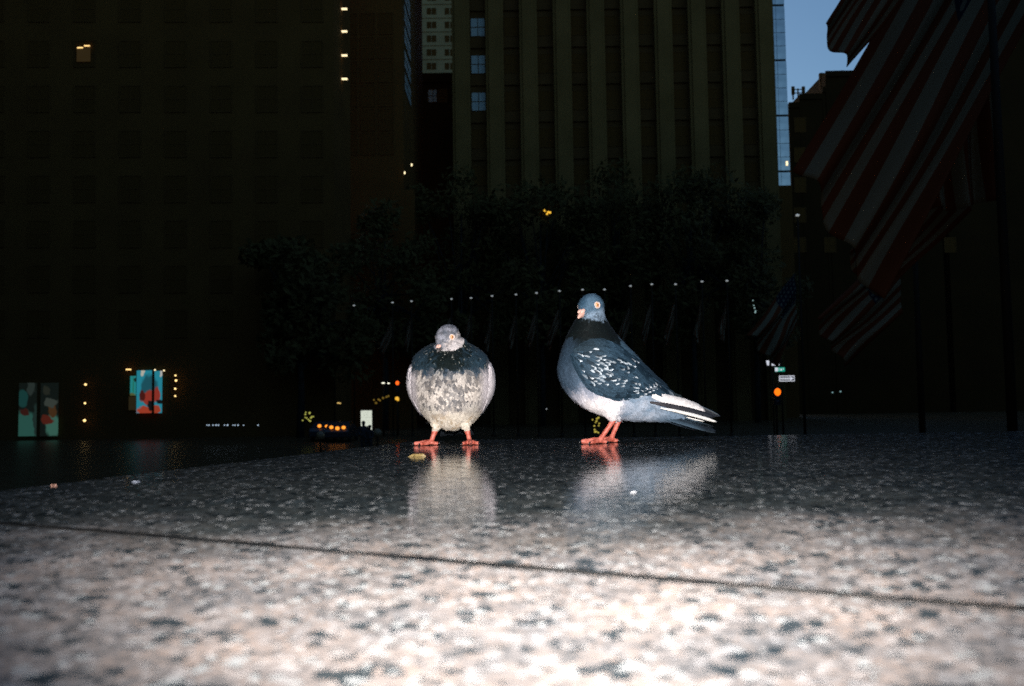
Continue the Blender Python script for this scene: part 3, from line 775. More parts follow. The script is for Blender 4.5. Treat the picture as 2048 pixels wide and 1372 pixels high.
make_pigeon(dict(
    fluff=2.6, fk=.68, seed=23, loc=(gp.x, gp.y, 0), rz=R(270), label='plump mottled cream pigeon facing forward with tucked head and dark collar',
    sections=[((4.2, 18.3), (-1.8, 20.0), 3.7, 0), ((5.6, 17.2), (-3.2, 18.7), 5.7, 0), ((7.0, 15.6), (-5, 17.6), 7.0, 0), ((7.8, 13), (-7, 15.8), 7.5, 0),
              ((7.9, 10), (-9, 13.8), 7.9, 0), ((6.8, 7.2), (-10.5, 11.8), 7.5, 0), ((4.6, 4.8), (-12, 9.8), 6.1, 0), ((1.2, 3.1), (-13, 7.9), 4.7, 0),
              ((-4, 2.8), (-14, 6.4), 3, 0), ((-9, 3), (-15.5, 5), 1.7, 0)],
    head=(3.6, -.25, 20.3), head_dir=(math.cos(R(38)), -math.sin(R(38)), -.62), head_roll=0, head_k=1.16,
    neck_tubes=[((2.6, .4, 20.1), (1.5, .3, 16.0), 2.3, 4.2), ((2.6, 1.2, 19.6), (1.2, 2.4, 16.0), 1.7, 3.2)],
    color=col_front, wing=front_wing, wing_sides=(1, -1), tail=tail_front, feathers=12500,
    legs=[dict(hip=(1.6, -2.3, 5.2), ankle=(1.0, -3.1, 2.5), foot=(1.4, -3.8, .5), toes=toes_r),
          dict(hip=(1.6, 2.3, 5.2), ankle=(1.0, 3.1, 2.5), foot=(1.6, 3.6, .5), toes=toes_l)],
    beak_col=(.05, .045, .045), thigh=1.45, leg_r=.5, beak_low=(.12, .09, .09), iris=(.45, .2, .1), pupil=(.08, .03, .015), beak_len=1.6))

# ================================================================== ground and paving beyond the ledge
g = MB().add([(-900, -300, PLAZA), (900, -300, PLAZA), (900, 1500, PLAZA), (-900, 1500, PLAZA)], [(0, 1, 2, 3)]).build('ground', mottled('wet_plaza_paving', (.06, .035, .014), (.09, .055, .024), .8, .35))
tag(g, 'dark wet plaza paving far below the ledge', None, None, 'structure')

# ================================================================== buildings
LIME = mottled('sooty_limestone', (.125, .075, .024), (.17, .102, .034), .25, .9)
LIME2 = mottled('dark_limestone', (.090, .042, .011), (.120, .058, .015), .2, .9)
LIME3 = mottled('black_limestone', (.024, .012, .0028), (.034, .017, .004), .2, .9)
SPAN = mottled('cast_spandrel', (.075, .037, .011), (.095, .048, .015), .6, .8)
BRICK = mottled('pale_far_brick', (.26, .20, .10), (.34, .27, .14), .15, .9)
GLASS = mat('dark_window_glass', (.088, .042, .011), .8, 0, .03)
SKY_PANE = mat('pane_painted_sky', (.30, .36, .36), .5)  # pale matt panes with the sky's reflection put into their colour
FRAME = mat('window_frame_bronze', (.095, .045, .012), .8, spec=.08)
WARM = mat('lit_ceiling_strip', (.9, .7, .4), .5, emit=(1, .62, .22), es=1.6)
WARMW = mat('lit_room_strip', (.9, .8, .6), .5, emit=(1, .80, .45), es=1.5)
WDIM = mat('lit_room_wall', (.04, .025, .01), .8, emit=(1, .58, .12), es=.022)

def win_meshes(w_, h, d=.07):
    """frame ring with a cross of glazing bars, and a pane set back inside it (origin at centre, facing -Y)"""
    t = min(.09, w_ * .06)
    fm = MB()
    fm.box(-w_ / 2, -w_ / 2 + t, -d, 0, -h / 2, h / 2); fm.box(w_ / 2 - t, w_ / 2, -d, 0, -h / 2, h / 2)
    fm.box(-w_ / 2 + t, w_ / 2 - t, -d, 0, h / 2 - t, h / 2); fm.box(-w_ / 2 + t, w_ / 2 - t, -d, 0, -h / 2, -h / 2 + t)
    fm.box(-t * .45, t * .45, -d * .8, -.02, -h / 2 + t, -t * .5); fm.box(-t * .45, t * .45, -d * .8, -.02, t * .5, h / 2 - t)
    fm.box(-w_ / 2 + t, w_ / 2 - t, -d * .9, -.02, -t * .5, t * .5)
    pm = MB().box(-w_ / 2 + t, w_ / 2 - t, -d * .45, -d * .3, -h / 2 + t, h / 2 - t)
    a = fm.mesh('window'); a.materials.append(FRAME); b_ = pm.mesh('pane'); b_.materials.append(GLASS); return a, b_
SKY_PANE_MESHES = {}
def add_window(parent, ms, loc, rz=0.0, sky_toned=False):
    f = link('window', ms[0], None, parent, loc, (0, 0, rz))
    me = ms[1]
    if sky_toned:
        if me.name not in SKY_PANE_MESHES:
            c = me.copy(); c.materials.clear(); c.materials.append(SKY_PANE); SKY_PANE_MESHES[me.name] = c
        me = SKY_PANE_MESHES[me.name]
    link('pane', me, None, f)
    return f
def X(px, d): return (px - CX) / FPX * d
def Z(py, px, d): return at(px, py, d).z

# --- tower with tall stone piers, in the middle
D = 105.0
tx0, tx1 = at(905, 200, D).x, at(1552, 200, D).x
tower = tag(empty('pier_tower', ((tx0 + tx1) / 2, D, PLAZA)), 'dark stone tower with tall vertical piers behind the pigeons', 'building')
ox = (tx0 + tx1) / 2
MB().box(tx0 - ox, tx1 - ox, 1.0, 30, 0, 95).build('wall', SPAN, tower)
pitch = (tx1 - tx0 - 2.1) / 9.0
wtop = [Z(48 + 75 * r_, 960, D) for r_ in range(-1, 7)]
gapw = pitch - 2.1
tw = win_meshes(gapw - .1, 2.35)
for i in range(10):
    x0 = tx0 - ox + i * pitch
    pm = MB().box(x0, x0 + 2.1, 0, 1.0, 0, 97)
    pm.box(x0 + .35, x0 + 1.75, -.22, 0, 0, 97)
    pm.build('pier', LIME, tower)
    if i < 9:
        for r_, z_ in enumerate(wtop):
            add_window(tower, tw, (x0 + 2.1 + gapw / 2, .96, z_ - PLAZA), 0, sky_toned=(i == 0 and 1 <= r_ <= 3))
            MB().box(x0 + 2.1, x0 + 2.1 + gapw, .75, .99, z_ - PLAZA - 2.6, z_ - PLAZA - 1.28).build('spandrel', SPAN, tower)

# --- set-back block left of it, the sky in its slanted flank windows painted as pale panes
D2 = 95.0
bx0, bx1 = at(640, 200, D2).x, at(806, 200, D2).x
mid = tag(empty('flank_block', ((bx0 + bx1) / 2, D2, PLAZA)), 'dark stone block left of the pier tower with slanted bluish flank windows', 'building')
mo = (bx0 + bx1) / 2
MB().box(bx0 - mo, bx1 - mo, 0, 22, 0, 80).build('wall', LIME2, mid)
MB().box(bx0 - mo, bx1 - mo + 1.2, -.6, -.01, 0, 25).build('base_storey', LIME2, mid)
sw = win_meshes(6.5, 2.2)
for r_, y_ in enumerate((5, 48, 90, 137, 182)):
    add_window(mid, sw, (bx1 - mo - .02, 4.6, Z(y_, 815, D2 + 5) - PLAZA), R(90), sky_toned=True)
fw = win_meshes(1.6, 2.4)
for c_ in range(3):
    for r_ in range(6):
        xx = at(700 + c_ * 36, 100, D2).x - mo
        add_window(mid, fw, (xx, -.01, Z(40 + 48 * r_ + 8, 730, D2) - PLAZA))
for (px_, py_) in ((823, 329), (809, 345)):
    p = at(px_, py_, D2 - .9)
    MB().ell((p.x - mo, -.75, p.z - PLAZA), ((.09, 0, 0), (0, .09, 0), (0, 0, .16))).build('wall_lamp', WARMW, mid, True)

# --- low link block and the pale far apartment tower seen through the slot
D3 = 124.0
lx0, lx1 = at(838, 200, D3).x, at(925, 200, D3).x
lb = tag(empty('link_block', ((lx0 + lx1) / 2, D3, PLAZA)), 'low dark block filling the slot under the pale far apartment tower', 'building')
ztop = Z(152, 880, D3) - PLAZA
hw = (lx1 - lx0) / 2
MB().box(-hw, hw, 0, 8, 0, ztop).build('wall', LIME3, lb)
MB().box(-hw, hw, -.3, -.01, ztop - .9, ztop + .3).build('cornice', LIME3, lb)
lw = win_meshes(1.5, 1.9)
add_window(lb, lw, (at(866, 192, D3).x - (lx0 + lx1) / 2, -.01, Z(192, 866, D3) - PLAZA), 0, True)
add_window(lb, lw, (at(884, 192, D3).x - (lx0 + lx1) / 2, -.01, Z(192, 884, D3) - PLAZA))
D4 = 205.0
fx0, fx1 = at(828, 50, D4).x, at(926, 50, D4).x
fo = (fx0 + fx1) / 2
far = tag(empty('apartment_tower', (fo, D4, PLAZA)), 'pale greenish apartment tower with paired windows in the narrow slot', 'building')
MB().box(fx0 - fo, fx1 - fo, 0, 25, 0, 140).build('wall', BRICK, far)
aw = win_meshes(1.0, 1.5)
for r_ in range(9):
    for px_ in (858, 868, 894, 905):
        p = at(px_, -60 + 27.5 * r_, D4)
        add_window(far, aw, (p.x - fo, -.01, p.z - PLAZA))
    zz = Z(-60 + 27.5 * r_ + 12, 880, D4) - PLAZA
    MB().box(fx0 - fo, fx1 - fo, -.18, -.02, zz - .2, zz).build('string_course', BRICK, far)

# --- big dark block on the left, wrapping towards the camera
D5 = 78.0
ex1 = at(668, 200, D5).x
left = tag(empty('corner_block', (-30, D5, PLAZA)), 'huge unlit office block filling the left with one warm lit window', 'building')
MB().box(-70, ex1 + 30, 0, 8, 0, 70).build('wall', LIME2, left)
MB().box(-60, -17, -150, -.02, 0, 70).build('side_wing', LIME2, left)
MB().box(-16.98, 81, -150, -130, 0, 42).build('unseen_sky_blocker', LIME2, left)  # unseen block added behind the camera to cut the skylight
ew = win_meshes(1.9, 2.4)
storey = 3.85
for c_ in range(8):
    px_ = -12 + c_ * 91
    if px_ > 640: continue
    for r_ in range(8):
        py_ = 108 + (r_ - 1) * 90
        if py_ > 690: continue
        p = at(px_, py_, D5)
        f = add_window(left, ew, (p.x + 30, -.01, p.z - PLAZA))
# the lit window at the upper left: strip lights on the ceiling and a dim room
p = at(169, 108, D5)
lit = empty('lit_window', (p.x + 30, -.02, p.z - PLAZA)); lit.parent = left
MB().box(-.6, .6, -.16, -.14, -.75, .5).build('room_glow', WDIM, lit)
for s_ in (-1, 1):
    MB().box(.3 * s_ - .25, .3 * s_ + .25, -.2, -.17, .52 + .08 * s_, .62 + .08 * s_).build('ceiling_light', WARM, lit)
for i, y_ in enumerate((18, 63, 111, 158)):
    p = at(684.5, y_, 81.6)
    o = MB().box(0, .50, -.12, .12, -.055, .055).build('ceiling_light', WARMW, left, False, (ex1 + 30.02, p.y - D5, p.z - PLAZA))

# --- glass skyscraper strip
D6 = 116.0
GW = mottled('sky_glass', (.30, .30, .30), (.46, .44, .42), .8, .10); GW.node_tree.nodes['Principled BSDF'].inputs['Metallic'].default_value = 1
gx0, gx1 = at(1500, 100, D6).x, at(1576, 210, D6).x
go = (gx0 + gx1) / 2
gt_ = tag(empty('glass_tower', (go, D6, PLAZA)), 'tall pale blue glass skyscraper beside the open sky', 'building')
GM = mottled('glass_tower_core', (.05, .055, .06), (.06, .065, .07), .3, .6)
hwid = (gx1 - gx0) / 2
MB().box(-hwid, hwid, .25, 14, 0, 120).build('core', GM, gt_)
zb = Z(372, 1560, D6) - PLAZA
MB().box(-hwid, hwid + .05, -.3, .24, 0, zb).build('podium', LIME2, gt_)
pane = MB().box(-.57, .57, 0, .2, -.86, .86).mesh('pane'); pane.materials.append(GW)
paneW = pane.copy(); paneW.materials.clear(); paneW.materials.append(WARMW)
z_ = zb + .9; r_ = 0
rg = random.Random(4)
while z_ < Z(-25, 1560, D6) - PLAZA:
    x_ = hwid - .6; c_ = 0
    while x_ > -hwid + 1 and c_ < 5:
        o = link('glass_panel', pane, None, gt_, (x_, rg.uniform(-.02, .02), z_)); c_ += 1
        o.rotation_euler = (rg.uniform(-.012, .012), 0, rg.uniform(-.012, .012))
        if r_ == 2 and c_ == 2:
            MB().box(-.12, .12, -.12, -.05, -.28, .28).build('lit_pane', WARMW, gt_, False, (hwid - .42, 0, Z(327, 1570, D6) - PLAZA))
        x_ -= 1.18
    z_ += 1.78 if r_ % 4 else 2.0; r_ += 1
link_top = None

# --- stepped building on the right with rooftop antennas
D7 = 135.0
rt = tag(empty('stepped_block', (at(1577, 200, D7).x, D7, PLAZA)), 'black stepped roofline building with antennas under the open sky', 'building')
rox = at(1577, 200, D7).x
steps = [(1577, 1598, 207), (1598, 1644, 190), (1644, 1650, 176), (1650, 1870, 143), (1870, 2500, -120)]
zs = []
for i, (a, b_, y_) in enumerate(steps):
    x0, x1 = at(a, y_, D7).x - rox, at(b_, y_, D7).x - rox
    z_ = Z(y_, (a + b_) / 2 if b_ < 2000 else a, D7) - PLAZA
    MB().box(x0 + (.01 if i else 0), x1, 0, 3 if i == 4 else 12, 0, z_).build('wall', LIME3, rt)
    MB().box(x0, x1, -.25, -.01, z_ - .7, z_ + .15).build('parapet', LIME3, rt)
for (a, b_, y0, y1) in ((1649, 1657, 136, 146), (1691, 1697, 131, 140)):
    q0, q1 = at(a, y1, D7), at(b_, y0, D7)
    MB().box(q0.x - rox, q1.x - rox, 2, 2.6, q0.z - PLAZA - 2, q1.z - PLAZA).build('roof_vent', SPAN, rt)
ant = MB()
for (px_, y0, y1, wd) in ((1591, 168, 184, .22), (1612, 168, 185, .22), (1601, 172, 190, .07), (1591, 184, 194, .08), (1612, 184, 192, .08)):
    p0, p1 = at(px_, y1, D7), at(px_, y0, D7)
    ant.box(p0.x - rox - wd, p0.x - rox + wd, 1, 1.3, p0.z - PLAZA, p1.z - PLAZA)
for y_ in (174, 181):
    p0, p1 = at(1591, y_, D7), at(1612, y_, D7)
    ant.box(p0.x - rox, p1.x - rox, 1.05, 1.2, p0.z - PLAZA - .05, p0.z - PLAZA + .05)
ant.build('antenna', FRAME, rt)
rw = win_meshes(1.8, 2.3)
for c_ in range(6):
    for r_ in range(5):
        p = at(1600 + c_ * 60, 250 + r_ * 60, D7)
        add_window(rt, rw, (p.x - rox, -.01, p.z - PLAZA))
# --- near right-hand block behind the flags
nb = tag(empty('flank_facade', (52, 0, PLAZA)), 'black building flank at the far right edge behind the flags', 'building')
MB().box(0, 30, -150, 85, 0, 38).build('wall', LIME3, nb)
for i in range(6):
    MB().box(-.5, -.02, 52 + i * 5.5, 54 + i * 5.5, 0, 38).build('pier', LIME3, nb)

# ================================================================== shop windows with lit posters at the left
def poster_mat(name, fields, es):
    """flat print: background colour and blobs in the panel's own UV space"""
    M = bpy.data.materials.new(name); M.use_nodes = True; N, L, b = nodes_of(M)
    uv = N.new('ShaderNodeUVMap'); uv.uv_map = 'print'
    nz = N.new('ShaderNodeTexNoise'); nz.inputs['Scale'].default_value = 5; nz.inputs['Detail'].default_value = 4
    L.new(uv.outputs[0], nz.inputs['Vector'])
    ad = N.new('ShaderNodeVectorMath'); ad.operation = 'MULTIPLY_ADD'; ad.inputs[1].default_value = (.22, .22, 0)
    L.new(nz.outputs['Color'], ad.inputs[0]); L.new(uv.outputs[0], ad.inputs[2])
    bgc, blobs = fields
    rgb = N.new('ShaderNodeRGB'); rgb.outputs[0].default_value = (*bgc, 1); cur = rgb.outputs[0]
    for (cx_, cy_, rx, ry, col) in blobs:
        mp = N.new('ShaderNodeMapping'); mp.inputs['Location'].default_value = (-(cx_ + .11) / rx, -(cy_ + .11) / ry, 0)
        mp.inputs['Scale'].default_value = (1 / rx, 1 / ry, 0); L.new(ad.outputs[0], mp.inputs['Vector'])
        ln = N.new('ShaderNodeVectorMath'); ln.operation = 'LENGTH'; L.new(mp.outputs[0], ln.inputs[0])
        mr = N.new('ShaderNodeMapRange'); mr.inputs[1].default_value = 1.12; mr.inputs[2].default_value = .88
        L.new(ln.outputs['Value'], mr.inputs[0])
        mx = N.new('ShaderNodeMixRGB'); mx.inputs['Color2'].default_value = (*col, 1)
        L.new(mr.outputs[0], mx.inputs['Fac']); L.new(cur, mx.inputs['Color1']); cur = mx.outputs[0]
    L.new(cur, b.inputs['Emission Color']); b.inputs['Emission Strength'].default_value = es
    b.inputs['Base Color'].default_value = (.02, .02, .02, 1); b.inputs['Roughness'].default_value = .4
    return M
def panel(name, M, parent, o, p0, p1, uv0, uv1, d=.05):
    """upright lit sheet between pixel corners p0 (left, top) and p1 (right, bottom) on the facade"""
    a, b_ = at(*p0, D5 - .35), at(*p1, D5 - .35)
    x0, x1, z1, z0 = a.x - o.x, b_.x - o.x, a.z - o.z, b_.z - o.z
    me = MB().box(x0, x1, -d, 0, z0, z1).mesh(name); uvl = me.uv_layers.new(name='print')
    for lp in me.loops:
        v = me.vertices[lp.vertex_index].co
        uvl.data[lp.index].uv = (uv0[0] + (v.x - x0) / (x1 - x0) * (uv1[0] - uv0[0]), uv0[1] + (v.z - z0) / (z1 - z0) * (uv1[1] - uv0[1]))
    return link(name, me, M, parent)
PA = poster_mat('teal_red_poster', ((.03, .36, .48), [(.5, .55, .34, .36, (.02, .13, .17)), (.48, .36, .36, .16, (.42, .05, .03)), (.22, .42, .12, .14, (.10, .015, .01)), (.80, .44, .12, .18, (.42, .05, .03)),
                                              (.3, .06, .30, .10, (.55, .07, .03)), (.75, .06, .2, .11, (.5, .07, .03)), (.55, .18, .12, .1, (.01, .01, .01)), (.9, .27, .14, .06, (.01, .01, .01)),
                                              (.22, .97, .07, .09, (.75, .72, .60)), (.97, .95, .07, .09, (.75, .75, .7))]), .55)
o5 = Vector((at(294, 800, D5).x, D5 - .35, PLAZA))
sw1 = tag(empty('poster_window', o5), 'brightly lit shop window poster in teal and red with dark mullion', 'window')
panel('poster_panel', PA, sw1, o5, (274, 741), (304.5, 826), (0, 0), (.60, 1))
panel('poster_panel', PA, sw1, o5, (308.5, 742), (324, 826), (.68, 0), (1, 1))
PA2 = poster_mat('teal_side_poster', ((.02, .26, .26), [(.9, .8, .25, .12, (.01, .03, .02)), (.55, .5, .10, .5, (.02, .17, .10)), (.3, .02, .6, .12, (.10, .12, .04))]), .75)
panel('poster_panel', PA2, sw1, o5, (261, 752), (272, 791), (0, 0), (1, 1))
PD = mat('dim_brown_board', (.05, .04, .02), .7, emit=(.3, .2, .06), es=.06)
panel('dim_board', PD, sw1, o5, (258, 793), (272, 820), (0, 0), (1, 1))
a = at(257, 739, D5 - .5)
MB().box(-.21, .21, -.05, .05, -.06, .06).build('spot_lamp', WARM, sw1, False, a - o5)
for (px_, py_) in ((328, 741), (310, 740)):
    MB().ell(at(px_, py_, D5 - .55) - o5, ((.07, 0, 0), (0, .07, 0), (0, 0, .07))).build('spot_lamp', WARMW, sw1, True)
mul = MB(); a, b_ = at(304.7, 738, D5 - .4), at(308.3, 830, D5 - .4)
mul.box(a.x - o5.x, b_.x - o5.x, -.12, .04, b_.z - PLAZA, a.z - PLAZA).build('mullion', FRAME, sw1)
PB = poster_mat('green_dim_poster', ((.012, .018, .013), [(.18, .15, .32, .34, (.05, .19, .15)), (.42, .30, .06, .3, (.03, .06, .05)), (.88, .20, .17, .24, (.09, .27, .20)), (.10, .72, .13, .16, (.02, .10, .09)), (.72, .30, .16, .09, (.17, .03, .015)),
                                                     (.85, .50, .12, .12, (.13, .06, .02)), (.82, .62, .16, .08, (.09, .11, .09)), (.15, .46, .12, .07, (.08, .02, .012)), (.30, .92, .10, .14, (.05, .07, .06)), (.72, .85, .08, .1, (.04, .045, .03))]), .36)
o6 = Vector((at(76, 820, D5).x, D5 - .35, PLAZA))
sw2 = tag(empty('poster_window', o6), 'dim greenish poster window at the far left with faded red shapes', 'window')
panel('poster_panel', PB, sw2, o6, (39, 766), (75, 872), (0, 0), (.47, 1))
panel('poster_panel', PB, sw2, o6, (80, 766), (116, 872), (.53, 0), (1, 1))
a, b_ = at(75.3, 764, D5 - .4), at(79.7, 874, D5 - .4)
MB().box(a.x - o6.x, b_.x - o6.x, -.12, .04, b_.z - PLAZA, a.z - PLAZA).build('mullion', FRAME, sw2)
BULB = mat('warm_bulb', (.9, .7, .4), .4, emit=(1, .66, .25), es=2.2)
def bulb_string(label, pts, d, r_=.075, M=None, name='bulb_string', group=None):
    base = at(pts[0][0], pts[0][1], d)
    t = tag(empty(name, (base.x, d, PLAZA)), label, 'lights', group)
    o = Vector((base.x, d, PLAZA)); P3 = [at(x, y, d) - o for x, y in pts]
    if len(P3) > 1: MB().tube([p + Vector((0, .06, 0)) for p in P3], [.012] * len(P3), 5).build('cable', FRAME, t)
    for i, p in enumerate(P3):
        rr = r_ * (.75 + .5 * random.random())
        MB().ell(p, ((rr, 0, 0), (0, rr, 0), (0, 0, rr * .9)), 10, 8).build('bulb', M or BULB, t, True)
    return t
bulb_string('three warm bulbs in a column right of the dim poster window', [(171, 769), (170, 806.5), (169, 841)], D5 - .6, .11)
bulb_string('four small warm bulbs in a column right of the teal poster', [(351, 751), (352, 761), (350.5, 777.5), (350.5, 792)], D5 - .6, .10)

# ================================================================== trees between plaza and tower
BARK = mottled('wet_bark', (.02, .018, .015), (.04, .035, .03), 3, .9)
LEAF = mottled('night_leaves', (.05, .036, .010), (.085, .06, .017), 1.5, .7)
def leaf_tree(px_, ytop, d, rad, label, seed):
    rnd = random.Random(seed); base = at(px_, 800, d); base.z = PLAZA
    H = at(px_, ytop, d).z - PLAZA
    t = tag(empty('plaza_tree', base), label, 'tree', 'trees in front of the tower')
    mb = MB(); th = H * .42
    mb.tube([(0, 0, 0), (.1, .05, th * .5), (0, .1, th), (.1, 0, H * .8)], [.34, .28, .22, .06], 9)
    blobs = []
    for i in range(26):
        a = rnd.uniform(0, 6.28); rr = rad * math.sqrt(rnd.random()) * .9; zz = th * .8 + (H - th * .8) * (rnd.random() * .9)
        rr *= 1 - .55 * max(0, (zz - th) / (H - th) - .3)
        c = Vector((rr * math.cos(a), rr * math.sin(a), zz)); blobs.append((c, rnd.uniform(.22, .38) * rad))
        s0 = Vector((0, 0, th * rnd.uniform(.7, 1.5))); mb.tube([s0, s0.lerp(c, .6) + Vector((0, 0, .4)), c], [.12, .07, .02], 6)
    blobs.append((Vector((0, 0, H - rad * .3)), rad * .3))
    mb.build('trunk', BARK, t, True)
    cr_ = MB()
    for c, rb in blobs:
        for k in range(150):
            v = Vector((rnd.gauss(0, 1), rnd.gauss(0, 1), rnd.gauss(0, .8))).normalized() * rb * (rnd.random() ** .4)
            p = c + v; sz = rnd.uniform(.2, .5)
            u = Vector((rnd.gauss(0, 1), rnd.gauss(0, 1), rnd.gauss(0, 1))).normalized(); w_ = u.orthogonal().normalized()
            cr_.add([p - u * sz, p + w_ * sz * .5, p + u * sz, p - w_ * sz * .5], [(0, 1, 2, 3)])
    cr_.build('crown', LEAF, t)
for i, (px_, yt, d, rad, lab) in enumerate([
        (925, 325, 97, 7.0, 'tall dark tree in front of the leftmost pier of the tower'),
        (1085, 345, 95, 7.6, 'tall dark tree with a small golden lamp in its crown'),
        (1235, 310, 98, 7.6, 'tall dark tree standing above the side-on pigeon\'s back'),
        (1390, 330, 96, 7.4, 'tall dark tree in front of the right part of the tower'),
        (1515, 370, 97, 6.0, 'tall dark tree just left of the glass skyscraper\'s foot'),
        (770, 390, 90, 6.5, 'dark tree in front of the flank windows block'),
        (600, 470, 74, 5.6, 'dark tree in front of the huge unlit block')]):
    leaf_tree(px_, yt, d, rad, lab, 40 + i)
GOLD = mat('gold_lamp', (.9, .6, .1), .4, emit=(1, .55, .05), es=1.0)
bulb_string('tiny golden lights high in a tree above the pigeons', [(1090, 421), (1096, 424), (1100, 425), (1094, 428)], 90.3, .14, GOLD, 'tree_lights')
GRN = mat('green_gold_bulb', (.4, .5, .1), .4, emit=(.62, .60, .12), es=.55)

# ================================================================== ring of flagpoles and flags
POLE = mat('painted_pole', (.022, .013, .005), .7, spec=.2)
WHITE_GLOW = mat('pole_top_light', (.9, .9, .9), .3, emit=(.85, .9, .88), es=.3)
def flag_mat():
    M = bpy.data.materials.new('striped_flag'); M.use_nodes = True; N, L, b = nodes_of(M)
    uv = N.new('ShaderNodeUVMap'); uv.uv_map = 'cloth'
    sp_ = N.new('ShaderNodeSeparateXYZ'); L.new(uv.outputs[0], sp_.inputs[0])
    def mth(op, a, b2=None):
        n_ = N.new('ShaderNodeMath'); n_.operation = op
        for i, v in enumerate((a, b2)):
            if v is None: continue
            if isinstance(v, (int, float)): n_.inputs[i].default_value = v
            else: L.new(v, n_.inputs[i])
        return n_.outputs[0]
    k = mth('MULTIPLY', sp_.outputs[1], 6.5); fr = mth('FRACT', k); stripe = mth('LESS_THAN', fr, .5)   # red first and last
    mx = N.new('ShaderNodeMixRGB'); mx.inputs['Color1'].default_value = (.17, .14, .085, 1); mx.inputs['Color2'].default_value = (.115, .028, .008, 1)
    L.new(stripe, mx.inputs['Fac'])
    can = mth('MULTIPLY', mth('LESS_THAN', sp_.outputs[0], .4), mth('GREATER_THAN', sp_.outputs[1], 6 / 13))
    # stars as a grid of dots in the canton
    gu = mth('SUBTRACT', mth('FRACT', mth('MULTIPLY', sp_.outputs[0], 15)), .5); gv = mth('SUBTRACT', mth('FRACT', mth('MULTIPLY', sp_.outputs[1], 13)), .5)
    rr = mth('ADD', mth('MULTIPLY', gu, gu), mth('MULTIPLY', gv, gv)); star = mth('LESS_THAN', rr, .07)
    m2 = N.new('ShaderNodeMixRGB'); m2.inputs['Color1'].default_value = (.012, .012, .022, 1); m2.inputs['Color2'].default_value = (.12, .11, .08, 1); L.new(star, m2.inputs['Fac'])
    m3 = N.new('ShaderNodeMixRGB'); L.new(can, m3.inputs['Fac']); L.new(mx.outputs[0], m3.inputs['Color1']); L.new(m2.outputs[0], m3.inputs['Color2'])
    L.new(m3.outputs[0], b.inputs['Base Color']); b.inputs['Roughness'].default_value = .8
    b.inputs['Specular IOR Level'].default_value = .1
    return M
FLAG = flag_mat()
def flag(corners, d, label, nu=40, nv=28, fold=.16, waves=3.0, phase=0.0, group='striped flags around the plaza', wob=.03, u0=0.0):
    """corners: hoist top, hoist bottom, fly top, fly bottom as photo points at depth d; cloth with folds, real thickness"""
    HT, HB, FT, FB = [at(x, y, d) for x, y in corners]
    o = Vector((HT.x, HT.y, HT.z)); size = (FT - HT).length
    vs_ = []; uvs = []
    for i in range(nu + 1):
        for j in range(nv + 1):
            u, v = i / nu, j / nv                      # u along the fly, v down the hoist
            p = HT.lerp(FT, u).lerp(HB.lerp(FB, u), v)
            ph = v * waves * 6.28 + u * 2.2 + phase
            amp = (.15 + .85 * u) * size * fold
            p = p + Vector((0, 1, 0)) * (math.sin(ph) * amp * .5 + math.sin(ph * 2.1 + 1) * amp * .15 + math.sin(u * 7 + phase) * amp * .3)
            p += Vector((math.cos(ph + .6), 0, math.sin(ph * .7 + u * 4))) * (wob * size * (.2 + u))
            vs_.append(p - o); uvs.append((u0 + (1 - u0) * u, 1 - v))
    fs = [(i * (nv + 1) + j, (i + 1) * (nv + 1) + j, (i + 1) * (nv + 1) + j + 1, i * (nv + 1) + j + 1) for i in range(nu) for j in range(nv)]
    me = MB().add(vs_, fs).mesh('flag', True); l_ = me.uv_layers.new(name='cloth')
    for lp in me.loops: l_.data[lp.index].uv = uvs[lp.vertex_index]
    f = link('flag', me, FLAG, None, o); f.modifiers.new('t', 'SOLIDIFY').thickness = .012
    tag(f, label, 'flag', group); return f
def flagpole(px_, ytop, d, label, r_=.055, lamp=True, group='flagpoles around the plaza'):
    top = at(px_, ytop, d); H = top.z - PLAZA
    t = tag(empty('flagpole', (top.x, top.y, PLAZA)), label, 'flagpole', group)
    MB().tube([(0, 0, .3), (0, 0, H * .5), (0, 0, H - .12)], [r_ * 1.25, r_ * 1.05, r_ * .7], 10).build('pole', POLE, t, True)
    MB().tube([(0, 0, 0), (0, 0, .1), (0, 0, .3)], [r_ * 3, r_ * 2.6, r_ * 1.5], 12).build('base', POLE, t, True)
    if lamp: MB().ell((0, 0, H), ((.10, 0, 0), (0, .10, 0), (0, 0, .06)), 12, 8).build('top_light', WHITE_GLOW, t, True)  # uplit finial: the light on it is put in as its own glow
    return t
dots = [(401, 629.5), (429, 629), (464, 624.5), (497, 624.5), (531, 623), (569, 619), (602, 616.5), (669, 612.5), (708, 611), (785, 605), (823, 602.5),
        (903, 598), (942, 596), (984, 592), (1032, 589), (1073, 586), (1119, 582), (1165, 579.5), (1209, 579), (1261, 572), (1303.5, 568.5), (1351, 568.5), (1404, 563), (1454, 561.5)]
ords = ['first', 'second', 'third', 'fourth', 'fifth', 'sixth', 'seventh', 'eighth', 'ninth', 'tenth', 'eleventh', 'twelfth', 'thirteenth', 'fourteenth', 'fifteenth', 'sixteenth', 'seventeenth',
        'eighteenth', 'nineteenth', 'twentieth', 'twenty-first', 'twenty-second', 'twenty-third', 'twenty-fourth']
